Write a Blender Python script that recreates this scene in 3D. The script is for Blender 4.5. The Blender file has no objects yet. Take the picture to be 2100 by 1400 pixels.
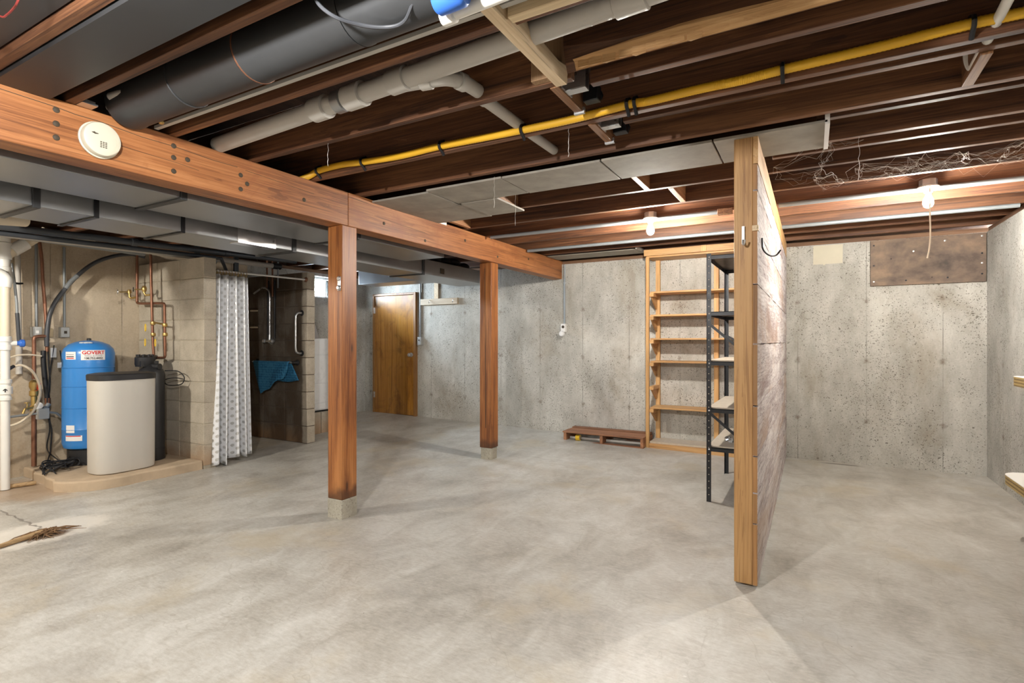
import bpy, bmesh, math, random
from mathutils import Vector, Matrix
random.seed(7)
PI = math.pi
S = bpy.context.scene
COL = S.collection

# ------------------------------------------------------------------ camera, world, lights, exposure
CAM_H = 1.245
cd = bpy.data.cameras.new('camera'); cam = bpy.data.objects.new('camera', cd); COL.objects.link(cam)
cam.location = (0, 0, CAM_H)
cam.rotation_euler = (PI / 2, 0, math.radians(29.257))
cd.sensor_width = 36.0; cd.lens = 1097.5 / 2100 * 36.0; cd.clip_start = 0.03
S.camera = cam
S.cycles.max_bounces = 6
S.view_settings.view_transform = 'Standard'; S.view_settings.look = 'None'
S.view_settings.gamma = 1.0; S.view_settings.use_curve_mapping = False
S.view_settings.exposure = 1.26
W = bpy.data.worlds.new('sky'); S.world = W; W.use_nodes = True
wb = W.node_tree.nodes['Background']
wb.inputs['Color'].default_value = (0.70, 0.85, 1.0, 1); wb.inputs['Strength'].default_value = 75.0
BULB_STRENGTH = 1150.0
BULB_COLOR = (1.0, 0.95, 0.87, 1)

def point_lamp(name, loc, watts, color, radius=0.04):
    l = bpy.data.lights.new(name, 'POINT'); l.energy = watts; l.color = color; l.shadow_soft_size = radius
    o = bpy.data.objects.new(name, l); o.location = loc; COL.objects.link(o)
# two more bare bulbs hang from the joists outside the frame: their shadows are in the picture
point_lamp('bulb_light_middle', (-1.25, 0.25, 2.19), 100, (1.0, 0.98, 0.95))
point_lamp('bulb_light_utility', (-4.8, 0.2, 2.17), 96, (1.0, 0.94, 0.84))
# daylight portal in the window opening
pl = bpy.data.lights.new('window_portal', 'AREA'); pl.shape = 'RECTANGLE'; pl.size = 0.32; pl.size_y = 0.90
pl.cycles.is_portal = True
po = bpy.data.objects.new('window_portal', pl); po.location = (-6.50, 5.73, 2.05); po.rotation_euler = (0, -PI / 2, 0); COL.objects.link(po)

# ------------------------------------------------------------------ mesh helpers
class MB:
    def __init__(s): s.v = []; s.f = []; s.uv = None
    def add(s, vs, fs):
        n = len(s.v); s.v += [tuple(p) for p in vs]; s.f += [tuple(i + n for i in q) for q in fs]; return s
    def box(s, x0, x1, y0, y1, z0, z1):
        return s.add([(x0,y0,z0),(x1,y0,z0),(x1,y1,z0),(x0,y1,z0),(x0,y0,z1),(x1,y0,z1),(x1,y1,z1),(x0,y1,z1)],
                     [(0,3,2,1),(4,5,6,7),(0,1,5,4),(1,2,6,5),(2,3,7,6),(3,0,4,7)])
    def bar(s, a, b, w, h, up=(0,0,1)):
        a = Vector(a); b = Vector(b); d = (b - a).normalized(); u = Vector(up)
        r = d.cross(u).normalized(); u = r.cross(d).normalized()
        vs = [p + r * i * w / 2 + u * j * h / 2 for p in (a, b) for i, j in ((-1,-1),(1,-1),(1,1),(-1,1))]
        return s.add(vs, [(0,1,2,3),(7,6,5,4),(0,4,5,1),(1,5,6,2),(2,6,7,3),(3,7,4,0)])
    def prism(s, poly, a0, a1, axis='z'):
        def P(p, a):
            return {'z': (p[0], p[1], a), 'y': (p[0], a, p[1]), 'x': (a, p[0], p[1])}[axis]
        n = len(poly)
        return s.add([P(p, a0) for p in poly] + [P(p, a1) for p in poly],
                     [tuple(range(n))[::-1], tuple(range(n, 2 * n))] + [(i, (i + 1) % n, n + (i + 1) % n, n + i) for i in range(n)])
    def tube(s, pts, r, seg=10, cap=True):
        pts = [Vector(p) for p in pts]; n = len(pts); rr = r if isinstance(r, (list, tuple)) else [r] * n
        T = [(pts[min(i + 1, n - 1)] - pts[max(i - 1, 0)]).normalized() for i in range(n)]
        t0 = T[0]; N = t0.orthogonal().normalized(); vs = []
        for i in range(n):
            N = (N - T[i] * N.dot(T[i])).normalized(); B = T[i].cross(N)
            for k in range(seg):
                a = 2 * PI * k / seg; vs.append(pts[i] + (N * math.cos(a) + B * math.sin(a)) * rr[i])
        fs = [(i * seg + k, i * seg + (k + 1) % seg, (i + 1) * seg + (k + 1) % seg, (i + 1) * seg + k) for i in range(n - 1) for k in range(seg)]
        if cap: fs += [tuple(range(seg))[::-1], tuple((n - 1) * seg + k for k in range(seg))]
        return s.add(vs, fs)
    def cyl(s, a, b, r, seg=16): return s.tube([a, b], r, seg)
    def lathe(s, c, prof, seg=24, d=(0,0,1)):
        d = Vector(d).normalized(); c = Vector(c)
        N = Vector((1,0,0)) if abs(d.x) < .9 else Vector((0,1,0)); N = (N - d * N.dot(d)).normalized(); B = d.cross(N)
        vs = [c + d * h + (N * math.cos(2*PI*k/seg) + B * math.sin(2*PI*k/seg)) * max(r, 1e-4) for r, h in prof for k in range(seg)]
        n = len(prof)
        fs = [(i*seg+k, i*seg+(k+1)%seg, (i+1)*seg+(k+1)%seg, (i+1)*seg+k) for i in range(n-1) for k in range(seg)]
        fs += [tuple(range(seg))[::-1], tuple((n-1)*seg+k for k in range(seg))]
        return s.add(vs, fs)
    def sph(s, c, r, seg=12, rings=8, sc=(1,1,1)):
        vs = [(c[0] + r*sc[0]*math.sin(PI*i/rings)*math.cos(2*PI*k/seg), c[1] + r*sc[1]*math.sin(PI*i/rings)*math.sin(2*PI*k/seg), c[2] + r*sc[2]*math.cos(PI*i/rings)) for i in range(1, rings) for k in range(seg)]
        m = len(vs); vs += [(c[0],c[1],c[2]+r*sc[2]), (c[0],c[1],c[2]-r*sc[2])]
        fs = [(i*seg+k, (i+1)*seg+k, (i+1)*seg+(k+1)%seg, i*seg+(k+1)%seg) for i in range(rings-2) for k in range(seg)]
        fs += [(m, k, (k+1)%seg) for k in range(seg)] + [(m+1, (rings-2)*seg+(k+1)%seg, (rings-2)*seg+k) for k in range(seg)]
        return s.add(vs, fs)
    def sheet(s, grid):
        R = len(grid); Cn = len(grid[0])
        return s.add([p for row in grid for p in row], [(i*Cn+j, i*Cn+j+1, (i+1)*Cn+j+1, (i+1)*Cn+j) for i in range(R-1) for j in range(Cn-1)])
    def mesh(s, name, off):
        me = bpy.data.meshes.new(name)
        me.from_pydata([(x-off[0], y-off[1], z-off[2]) for x, y, z in s.v], [], s.f)
        bm = bmesh.new(); bm.from_mesh(me); bmesh.ops.recalc_face_normals(bm, faces=bm.faces); bm.to_mesh(me); bm.free()
        return me

def cat(pts, n=8):
    """smooth path through points (Catmull-Rom)"""
    P = [Vector(p) for p in pts]; P = [P[0]*2 - P[1]] + P + [P[-1]*2 - P[-2]]; out = []
    for i in range(1, len(P) - 2):
        for k in range(n):
            t = k / n; a, b, c, d = P[i-1], P[i], P[i+1], P[i+2]
            out.append(0.5 * ((2*b) + (c-a)*t + (2*a-5*b+4*c-d)*t*t + (3*b-a-3*c+d)*t**3))
    out.append(P[-2]); return out

ORG = {}
def base_of(m):
    xs = [p[0] for p in m.v]; ys = [p[1] for p in m.v]; zs = [p[2] for p in m.v]
    return ((min(xs)+max(xs))/2, (min(ys)+max(ys))/2, min(zs))
def finish(o, mat, bevel, smooth):
    if mat: o.data.materials.append(mat)
    if smooth:
        o.data.polygons.foreach_set('use_smooth', [True]*len(o.data.polygons)); o.data.set_sharp_from_angle(angle=math.radians(38))
    if bevel:
        b = o.modifiers.new('bevel', 'BEVEL'); b.width = bevel; b.segments = 2; b.limit_method = 'ANGLE'; b.angle_limit = math.radians(40)
def tag(o, label=None, cat_=None, group=None, kind=None):
    if label: o['label'] = label
    if cat_: o['category'] = cat_
    if group: o['group'] = group
    if kind: o['kind'] = kind
    return o
def thing(name, label, cat_, loc, group=None):
    o = bpy.data.objects.new(name, None); o.empty_display_size = .1; COL.objects.link(o); o.location = loc
    ORG[o] = Vector(loc); return tag(o, label, cat_, group)
def part(name, m, mat, parent, bevel=0, smooth=True, label=None, kind=None):
    off = ORG[parent]
    o = bpy.data.objects.new(name, m.mesh(name, off)); COL.objects.link(o); o.parent = parent; ORG[o] = off
    finish(o, mat, bevel, smooth)
    if label: o['label'] = label
    if kind: o['kind'] = kind
    return o
def solid(name, m, mat, label, cat_, group=None, bevel=0, smooth=True, kind=None):
    off = Vector(base_of(m))
    o = bpy.data.objects.new(name, m.mesh(name, off)); COL.objects.link(o); o.location = off; ORG[o] = off
    finish(o, mat, bevel, smooth); return tag(o, label, cat_, group, kind)
def struct(name, m, mat, label=None, bevel=0, smooth=False):
    o = bpy.data.objects.new(name, m.mesh(name, (0,0,0))); COL.objects.link(o); ORG[o] = Vector((0,0,0))
    finish(o, mat, bevel, smooth); return tag(o, label, None, None, 'structure')
def struct_empty(name, label):
    o = bpy.data.objects.new(name, None); COL.objects.link(o); ORG[o] = Vector((0,0,0)); return tag(o, label, None, None, 'structure')

# ------------------------------------------------------------------ material helpers
class NT:
    def __init__(s, name):
        s.m = bpy.data.materials.new(name); s.m.use_nodes = True; s.t = s.m.node_tree
        s.b = s.t.nodes['Principled BSDF']; s.out = s.t.nodes['Material Output']
    def n(s, typ, **kw):
        nd = s.t.nodes.new(typ)
        for k, v in kw.items(): setattr(nd, k, v)
        return nd
    def set(s, sock, v):
        if hasattr(v, 'is_output') : s.t.links.new(v, sock)
        else:
            if isinstance(v, (tuple, list)) and len(v) == 3 and sock.type == 'RGBA': v = (*v, 1)
            sock.default_value = v
    def coord(s, rnd=True, scale=(1,1,1)):
        tc = s.n('ShaderNodeTexCoord').outputs['Object']
        if rnd:
            oi = s.n('ShaderNodeObjectInfo'); mu = s.n('ShaderNodeVectorMath', operation='SCALE'); mu.inputs[0].default_value = (17.3, 31.7, 23.9)
            s.t.links.new(oi.outputs['Random'], mu.inputs['Scale'])
            ad = s.n('ShaderNodeVectorMath', operation='ADD'); s.t.links.new(tc, ad.inputs[0]); s.t.links.new(mu.outputs[0], ad.inputs[1]); tc = ad.outputs[0]
        return s.scale(tc, scale) if scale != (1,1,1) else tc
    def scale(s, v, sc):
        mp = s.n('ShaderNodeVectorMath', operation='MULTIPLY'); s.t.links.new(v, mp.inputs[0]); mp.inputs[1].default_value = sc; return mp.outputs[0]
    def noise(s, v, scale=5, detail=4, rough=.55, dist=0):
        nd = s.n('ShaderNodeTexNoise'); s.t.links.new(v, nd.inputs['Vector']); nd.inputs['Scale'].default_value = scale
        nd.inputs['Detail'].default_value = detail; nd.inputs['Roughness'].default_value = rough; nd.inputs['Distortion'].default_value = dist
        return nd.outputs['Fac']
    def voro(s, v, scale, out='Distance', rand=1):
        nd = s.n('ShaderNodeTexVoronoi'); s.t.links.new(v, nd.inputs['Vector']); nd.inputs['Scale'].default_value = scale; nd.inputs['Randomness'].default_value = rand
        return nd.outputs[out]
    def math(s, op, a, b=0, c=0, clamp=False):
        nd = s.n('ShaderNodeMath', operation=op); nd.use_clamp = clamp
        for i, x in enumerate((a, b, c)): s.set(nd.inputs[i], x)
        return nd.outputs[0]
    def step(s, v, a, b):
        nd = s.n('ShaderNodeMapRange'); nd.interpolation_type = 'SMOOTHSTEP'
        s.set(nd.inputs['Value'], v); nd.inputs['From Min'].default_value = a; nd.inputs['From Max'].default_value = b
        return nd.outputs[0]
    def ramp(s, f, stops):
        nd = s.n('ShaderNodeValToRGB'); s.t.links.new(f, nd.inputs[0]); e = nd.color_ramp.elements
        while len(e) < len(stops): e.new(.5)
        for el, (p, c) in zip(e, stops): el.position = p; el.color = (*c, 1)
        return nd.outputs[0]
    def mix(s, f, a, b, mode='MIX'):
        nd = s.n('ShaderNodeMix', data_type='RGBA', blend_type=mode); s.set(nd.inputs[0], f); s.set(nd.inputs[6], a); s.set(nd.inputs[7], b); return nd.outputs[2]
    def sep(s, v):
        nd = s.n('ShaderNodeSeparateXYZ'); s.t.links.new(v, nd.inputs[0]); return nd.outputs
    def rand(s): return s.n('ShaderNodeObjectInfo').outputs['Random']
    def bump(s, h, strength=.3, dist=.01):
        nd = s.n('ShaderNodeBump'); s.t.links.new(h, nd.inputs['Height']); nd.inputs['Strength'].default_value = strength; nd.inputs['Distance'].default_value = dist
        s.t.links.new(nd.outputs[0], s.b.inputs['Normal'])
    def base(s, c=None, rough=None, metal=None, coat=None, spec=None):
        if c is not None: s.set(s.b.inputs['Base Color'], c)
        if rough is not None: s.set(s.b.inputs['Roughness'], rough)
        if metal is not None: s.set(s.b.inputs['Metallic'], metal)
        if coat is not None: s.b.inputs['Coat Weight'].default_value = coat; s.b.inputs['Coat Roughness'].default_value = .12
        if spec is not None: s.b.inputs['Specular IOR Level'].default_value = spec
        return s.m

def plain(name, c, rough=.5, metal=0, var=.12, scale=12, coat=None, bump=0):
    t = NT(name); v = t.coord(); f = t.noise(v, scale, 5, .6)
    col = t.mix(f, tuple(x*(1-var) for x in c), tuple(min(1, x*(1+var)) for x in c))
    t.base(col, t.math('MULTIPLY_ADD', f, .2, rough-.1), metal, coat)
    if bump: t.bump(f, bump, .004)
    return t.m
def wood(name, dark, mid, light, axis, rough=.6, knots=.5, grain=1.0, coat=None, bump=.25, var=.35, stain=None, low=None):
    t = NT(name); v = t.coord(); sc = lambda k: {'x': (k,1,1), 'y': (1,k,1), 'z': (1,1,k)}[axis]
    kn = t.n('ShaderNodeTexVoronoi'); t.t.links.new(t.scale(v, sc(.30)), kn.inputs['Vector']); kn.inputs['Scale'].default_value = 6.5
    on = t.math('GREATER_THAN', t.sep(kn.outputs['Color'])[0], .72); kd = kn.outputs['Distance']
    halo = t.math('MULTIPLY', on, t.math('SUBTRACT', 1, t.step(kd, .06, .34)))
    g1 = t.noise(t.scale(v, sc(.05)), 13*grain, 6, .62, .9); g2 = t.noise(t.scale(v, sc(.02)), 120*grain, 3, .7); g3 = t.noise(t.scale(v, sc(.4)), 2.2, 4, .55)
    ring = t.math('FRACT', t.math('ADD', t.math('MULTIPLY', g1, 7.0), t.math('MULTIPLY', halo, 1.2)))
    f = t.math('ADD', t.math('MULTIPLY', g1, .46), t.math('ADD', t.math('MULTIPLY', g2, .36), t.math('ADD', t.math('MULTIPLY', g3, .26), t.math('MULTIPLY', ring, -.05))))
    col = t.ramp(f, [(.40, dark), (.52, mid), (.68, light)])
    line = t.math('MULTIPLY', t.math('SUBTRACT', 1, t.step(t.noise(t.scale(v, sc(.016)), 62*grain, 2, .5), .30, .36)), .55); col = t.mix(line, col, tuple(x*.55 for x in dark))
    if knots:
        col = t.mix(t.math('MULTIPLY', halo, knots*.6), col, tuple(x*.8 for x in dark))
        core = t.math('MULTIPLY', on, t.math('SUBTRACT', 1, t.step(kd, .05, .10))); col = t.mix(t.math('MULTIPLY', core, knots), col, tuple(x*.3 for x in dark))
    if stain:
        sn = t.step(t.noise(v, 3.2, 6, .68, .6), .50, .66); col = t.mix(t.math('MULTIPLY', sn, .6), col, stain)
    if low:
        z = t.sep(t.coord(False))[2]; lm = t.math('SUBTRACT', 1, t.step(t.math('ADD', z, t.math('MULTIPLY', t.noise(v, 9, 3, .5), .22)), .26, .36)); col = t.mix(t.math('MULTIPLY', lm, .75), col, low)
    b = t.math('MULTIPLY_ADD', t.rand(), var, 1 - var/2); vm = t.n('ShaderNodeVectorMath', operation='SCALE'); t.t.links.new(col, vm.inputs[0]); t.t.links.new(b, vm.inputs['Scale'])
    t.base(vm.outputs[0], t.math('MULTIPLY_ADD', g2, .2, rough-.1), 0, coat); t.bump(f, bump, .004); return t.m
def concrete(name, axis, lo, hi, pit=.75, warm=.5):
    t = NT(name); v = t.coord(False); x, y, z = t.sep(v)
    h = x if axis == 'x' else y
    big = t.noise(v, .9, 5, .6, .3); med = t.noise(t.scale(v, (1,1,.45)), 4.5, 6, .65); fine = t.noise(v, 60, 3, .7)
    f = t.math('ADD', t.math('MULTIPLY', big, .45), t.math('ADD', t.math('MULTIPLY', med, .40), t.math('MULTIPLY', fine, .22)))
    col = t.ramp(f, [(.43, lo), (.54, tuple((a+b)/2 for a, b in zip(lo, hi))), (.63, hi)])
    # damp brown stains
    st = t.step(t.noise(t.scale(v, (1,1,.5)), 1.7, 5, .7, .4), .50, .70)
    col = t.mix(t.math('MULTIPLY', st, warm), col, (lo[0]*.78, lo[1]*.66, lo[2]*.52))
    # form-board seams and tie marks
    s = t.math('PINGPONG', t.math('ADD', h, .13), .305)
    seam = t.math('MULTIPLY', t.math('SUBTRACT', 1, t.step(s, .001, .006)), t.step(med, .40, .62))
    col = t.mix(t.math('MULTIPLY', seam, .55), col, (.10,.085,.07))
    pz = t.math('PINGPONG', t.math('ADD', z, .17), .305)
    d = t.math('SQRT', t.math('ADD', t.math('MULTIPLY', s, s), t.math('MULTIPLY', pz, pz)))
    tie = t.math('SUBTRACT', 1, t.step(t.math('ADD', d, t.math('MULTIPLY', t.noise(v, 35, 4, .7), .11)), .045, .10))
    col = t.mix(t.math('MULTIPLY', tie, .6), col, (.13,.085,.05))
    # pits and chips
    dv = t.n('ShaderNodeVectorMath', operation='ADD'); t.t.links.new(v, dv.inputs[0])
    nn = t.n('ShaderNodeTexNoise'); t.t.links.new(v, nn.inputs['Vector']); nn.inputs['Scale'].default_value = 30
    sc = t.n('ShaderNodeVectorMath', operation='SCALE'); t.t.links.new(nn.outputs['Color'], sc.inputs[0]); sc.inputs['Scale'].default_value = .05; t.t.links.new(sc.outputs[0], dv.inputs[1])
    gn = t.noise(v, 2.3, 4, .65); p = None
    for k, (vs, lo_, hi_, mx) in enumerate(((62, .62, 1.05, .36), (24, .92, 1.25, .30))):
        vo = t.n('ShaderNodeTexVoronoi'); t.t.links.new(t.scale(dv.outputs[0], (1,1,1.5)), vo.inputs['Vector']); vo.inputs['Scale'].default_value = vs
        gate = t.math('ADD', t.math('MULTIPLY', t.sep(vo.outputs['Color'])[0], .55), gn)
        q = t.math('LESS_THAN', vo.outputs['Distance'], t.math('MULTIPLY', t.step(gate, lo_, hi_), mx))
        p = q if p is None else t.math('MAXIMUM', p, q)
    p = t.math('MULTIPLY', p, pit)
    col = t.mix(p, col, (.085,.068,.05))
    t.base(col, .86, spec=.3); hh = t.math('SUBTRACT', f, t.math('ADD', p, t.math('MULTIPLY', seam, .5))); t.bump(hh, .5, .006); return t.m

M = {}
def v3(a, b, p): return tuple(x + (y-x)*p for x, y in zip(a, b))
M['wall_back'] = concrete('poured_concrete_back', 'x', (.36,.345,.305), (.60,.585,.535))
M['wall_side'] = concrete('poured_concrete_side', 'y', (.35,.345,.315), (.58,.58,.545))
M['wall_tan'] = concrete('tan_concrete', 'y', (.43,.345,.245), (.60,.505,.38), pit=.12, warm=.35)
def block_mat(name, lo, hi, stain):
    t = NT(name); v = t.coord(); w = t.coord(False); z = t.sep(w)[2]
    f = t.math('ADD', t.math('MULTIPLY', t.noise(v, 7, 5, .6), .55), t.math('MULTIPLY', t.noise(v, 130, 2, .6), .5))
    col = t.ramp(f, [(.35, lo), (.65, hi)])
    low = t.math('SUBTRACT', 1, t.step(t.math('ADD', z, t.math('MULTIPLY', t.noise(w, 5, 4, .6), .25)), .18, .42))
    col = t.mix(t.math('MULTIPLY', low, .6), col, (.36,.20,.09))
    if stain:
        sn = t.step(t.noise(t.scale(w, (1,1,.35)), 3.5, 5, .65, .4), .40, .62); col = t.mix(t.math('MULTIPLY', sn, .7), col, stain)
        x = t.sep(w)[0]; lit_edge = t.step(t.math('ADD', x, t.math('MULTIPLY', t.noise(w, 8, 4, .6), .05)), -5.315, -5.27); col = t.mix(lit_edge, col, t.ramp(f, [(.35, (.33,.275,.205)), (.65, (.52,.46,.37))]))  # shadow edge of the nearer block wall painted in: outer strip stays lighter
    t.base(col, .85, spec=.3); t.bump(f, .4, .004); return t.m
M['block'] = block_mat('concrete_block', (.36,.31,.24), (.54,.48,.385), None)
M['block_stained_shaded'] = block_mat('stained_shaded_block', (.115,.092,.07), (.20,.165,.13), (.075,.046,.026))  # hard-water stain plus the stall's shade, both mixed into the block colour
M['mortar_stained_shaded'] = plain('stained_shaded_mortar', (.13,.10,.075), .9, var=.3, scale=30)  # mortar darkened along with the shade painted on these blocks
M['mortar'] = plain('mortar', (.40,.35,.27), .9, var=.2, scale=40)
def floor_mat():
    t = NT('worn_concrete_floor'); v = t.coord(False); x, y, z = t.sep(v)
    big = t.noise(v, .7, 6, .62, .5); med = t.noise(t.scale(v, (1.4,.8,1)), 3.2, 7, .66, .8); fine = t.noise(t.scale(v, (1,2.6,1)), 24, 6, .78)
    f = t.math('ADD', t.math('MULTIPLY', big, .40), t.math('ADD', t.math('MULTIPLY', med, .36), t.math('MULTIPLY', fine, .30)))
    col = t.ramp(f, [(.41, (.30,.275,.235)), (.515, (.455,.43,.382)), (.58, (.54,.523,.478)), (.70, (.69,.675,.635))])
    yel = t.step(t.noise(v, 1.5, 5, .6, .3), .52, .70); col = t.mix(t.math('MULTIPLY', yel, .50), col, (.50,.42,.285))
    gry = t.step(t.noise(t.scale(v, (.8,1.6,1)), 2.2, 6, .7), .48, .80); col = t.mix(t.math('MULTIPLY', gry, .45), col, (.31,.29,.265))
    vein = t.noise(v, 1.3, 4, .6, .5); smu = t.step(t.noise(t.scale(v, (1.0,2.4,1)), 5.5, 8, .75, .4), .55, .72); col = t.mix(t.math('MULTIPLY', smu, .42), col, (.29,.255,.21))
    lig = t.step(t.noise(t.scale(v, (1.2,2.6,1)), 7.5, 8, .78), .58, .74); col = t.mix(t.math('MULTIPLY', lig, .40), col, (.70,.68,.62))
    ve = t.math('SUBTRACT', 1, t.step(t.math('ABSOLUTE', t.math('SUBTRACT', vein, .5)), .0, .005)); col = t.mix(t.math('MULTIPLY', ve, .22), col, (.25,.215,.165))
    specks = t.math('MULTIPLY', t.math('LESS_THAN', t.voro(v, 6), .02), t.math('GREATER_THAN', med, .5)); col = t.mix(t.math('MULTIPLY', specks, .7), col, (.12,.09,.06))
    wsp = t.math('MULTIPLY', t.math('LESS_THAN', t.voro(t.scale(v, (1,2.2,1)), 3.3), .028), 1.0); col = t.mix(t.math('MULTIPLY', wsp, .55), col, (.72,.70,.66))
    # paint patch and brown rim at the old drain
    def dist(cx, cy, sx, sy):
        a = t.math('DIVIDE', t.math('SUBTRACT', x, cx), sx); b = t.math('DIVIDE', t.math('SUBTRACT', y, cy), sy)
        return t.math('ADD', t.math('SQRT', t.math('ADD', t.math('MULTIPLY', a, a), t.math('MULTIPLY', b, b))), t.math('MULTIPLY', t.math('SUBTRACT', t.noise(v, 9, 4, .6), .5), .7))
    pa = t.math('SUBTRACT', 1, t.step(dist(-4.40, 1.52, .26, .42), .80, 1.1)); col = t.mix(t.math('MULTIPLY', pa, .72), col, (.78,.74,.67))
    pb = t.math('SUBTRACT', 1, t.step(dist(-4.29, 1.55, .10, .13), .6, 1.05)); col = t.mix(t.math('MULTIPLY', pb, .85), col, (.17,.10,.055))
    # rust beside the softener pad, damp mark by the far wall
    pc = t.math('SUBTRACT', 1, t.step(dist(-5.75, 1.95, .55, .35), .6, 1.2)); col = t.mix(t.math('MULTIPLY', pc, .6), col, (.40,.25,.13))
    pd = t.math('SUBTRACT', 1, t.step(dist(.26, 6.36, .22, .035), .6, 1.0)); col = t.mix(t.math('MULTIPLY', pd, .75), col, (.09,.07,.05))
    # crack
    ln = t.math('ADD', t.math('SUBTRACT', t.math('SUBTRACT', y, 1.60), t.math('MULTIPLY', t.math('ADD', x, 5.24), -.03)), t.math('MULTIPLY', t.math('SUBTRACT', t.noise(v, 12, 4, .6), .5), .10))
    ck = t.math('MULTIPLY', t.math('SUBTRACT', 1, t.step(t.math('ABSOLUTE', ln), .003, .013)), t.math('LESS_THAN', x, -4.33)); col = t.mix(t.math('MULTIPLY', ck, .7), col, (.13,.11,.095))
    ro = t.math('MULTIPLY_ADD', t.noise(v, 2.6, 6, .7), .44, .17)
    t.base(col, ro, spec=.5); t.bump(t.math('ADD', f, t.math('MULTIPLY', ck, -.6)), .18, .006); return t.m
M['floor'] = floor_mat()
M['joist'] = wood('dark_red_joist_wood', (.040,.016,.009), (.125,.050,.021), (.27,.12,.05), 'x', .62, .5)
M['joist_y'] = wood('blocking_wood', (.12,.05,.02), (.27,.125,.05), (.40,.21,.09), 'y', .62, .5)
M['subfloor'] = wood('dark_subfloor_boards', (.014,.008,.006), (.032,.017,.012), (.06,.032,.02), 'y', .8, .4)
M['beam'] = wood('orange_brown_beam', (.15,.052,.017), (.33,.125,.041), (.48,.215,.080), 'y', .5, .65, var=.15, stain=(.24,.075,.025))
M['post'] = wood('orange_timber_post', (.15,.045,.012), (.32,.115,.030), (.47,.200,.062), 'z', .45, .85, var=.10, low=(.05,.018,.008))
M['post2'] = wood('tan_partition_post', (.26,.125,.042), (.45,.25,.095), (.55,.34,.15), 'z', .55, .6, var=.05)
M['brace'] = wood('pale_new_lumber', (.46,.33,.19), (.64,.49,.31), (.74,.61,.43), 'y', .6, .4)
M['brace_x'] = wood('pale_new_cleat', (.52,.38,.22), (.70,.55,.34), (.78,.66,.46), 'x', .6, .4)
M['pine_z'] = wood('shelf_pine_upright', (.40,.20,.065), (.58,.33,.125), (.68,.44,.20), 'z', .55, .6)
M['pine_x'] = wood('shelf_pine_board', (.38,.19,.065), (.57,.32,.125), (.67,.43,.20), 'x', .55, .5)
M['pine_y'] = wood('shelf_pine_cleat', (.38,.19,.065), (.57,.32,.125), (.67,.43,.20), 'y', .55, .5)
M['pallet'] = wood('reddish_pallet_wood', (.15,.062,.03), (.28,.125,.062), (.36,.18,.095), 'x', .7, .5)
M['pallet_y'] = wood('reddish_pallet_stringer', (.19,.08,.036), (.36,.165,.08), (.44,.22,.11), 'y', .7, .4)
M['chip_lit'] = wood('split_fresh_lit_wood', (.30,.15,.055), (.48,.27,.11), (.60,.38,.18), 'x', .7, .1, grain=1.5, bump=.6)  # split wood, toned for the lamplit band on the joist as well
M['plank_end'] = wood('plank_end', (.20,.09,.03), (.34,.17,.06), (.42,.23,.09), 'z', .6, .3)
M['stick'] = wood('weathered_stick', (.25,.15,.07), (.42,.28,.14), (.52,.38,.22), 'y', .7, .3)
M['root'] = plain('dry_root_fibre', (.22,.125,.06), .8, 0, .4, 30)
M['rim'] = wood('sill_plate_wood', (.10,.05,.028), (.18,.095,.05), (.26,.15,.085), 'x', .7, .5)
M['rim_y'] = wood('sill_plate_wood_side', (.10,.05,.028), (.18,.095,.05), (.26,.15,.085), 'y', .7, .5)
M['filler'] = wood('filler_board', (.17,.09,.04), (.32,.19,.095), (.42,.27,.15), 'z', .65, .4)
M['hanger_wood'] = wood('rail_lumber', (.36,.27,.17), (.50,.40,.28), (.58,.49,.36), 'x', .6, .4)
def plank_mat():
    t = NT('weathered_barn_planks'); v = t.coord(); vs = t.scale(v, (1,.07,1))
    g = t.noise(vs, 11, 6, .65, .8); fn = t.noise(vs, 85, 3, .6); big = t.noise(t.scale(v, (1,.35,1)), 2.4, 5, .6, .6)
    f = t.math('ADD', t.math('MULTIPLY', g, .6), t.math('MULTIPLY', fn, .4))
    col = t.ramp(f, [(.34, (.20,.15,.14)), (.46, (.42,.36,.35)), (.58, (.60,.55,.53)), (.72, (.74,.70,.67))])
    col = t.mix(t.math('MULTIPLY', t.step(big, .46, .66), .62), col, (.40,.27,.185))
    pu = t.step(t.noise(t.scale(v, (1,.3,1)), 3.1, 4, .6, .5), .54, .68); col = t.mix(t.math('MULTIPLY', pu, .55), col, (.20,.115,.105))
    cr = t.math('MULTIPLY', t.math('LESS_THAN', t.math('ABSOLUTE', t.math('SUBTRACT', g, .5)), .004), .7); col = t.mix(cr, col, (.05,.03,.025))
    t.base(col, .8, spec=.25); t.bump(f, .7, .006); return t.m
M['plank'] = plank_mat()
def ply_mat():
    t = NT('stained_plywood_panel'); v = t.coord(); a = t.noise(v, 2.2, 6, .65, .4); b = t.noise(t.scale(v, (1,1,1.6)), 7, 5, .6)
    f = t.math('ADD', t.math('MULTIPLY', a, .65), t.math('MULTIPLY', b, .4)); col = t.ramp(f, [(.36, (.075,.058,.05)), (.52, (.19,.135,.10)), (.68, (.32,.22,.145))])
    dots = t.math('LESS_THAN', t.voro(v, 7.5), .055); col = t.mix(t.math('MULTIPLY', dots, .8), col, (.04,.03,.03)); t.base(col, .75); t.bump(f, .3, .004); return t.m
M['plywood'] = ply_mat()
M['door'] = wood('varnished_door_veneer', (.23,.085,.010), (.43,.185,.022), (.55,.27,.042), 'z', .30, .15, grain=.9, coat=1.0, bump=.10, var=.02, stain=(.19,.070,.012))
M['door_trim'] = wood('door_jamb_wood', (.16,.07,.02), (.30,.145,.045), (.38,.20,.07), 'z', .5, .2)
M['galv'] = plain('galvanised_duct', (.34,.35,.36), .38, .75, .2, 4)
M['galv_dark'] = plain('dull_dark_duct', (.050,.052,.055), .45, .45, .3, 3)
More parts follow.
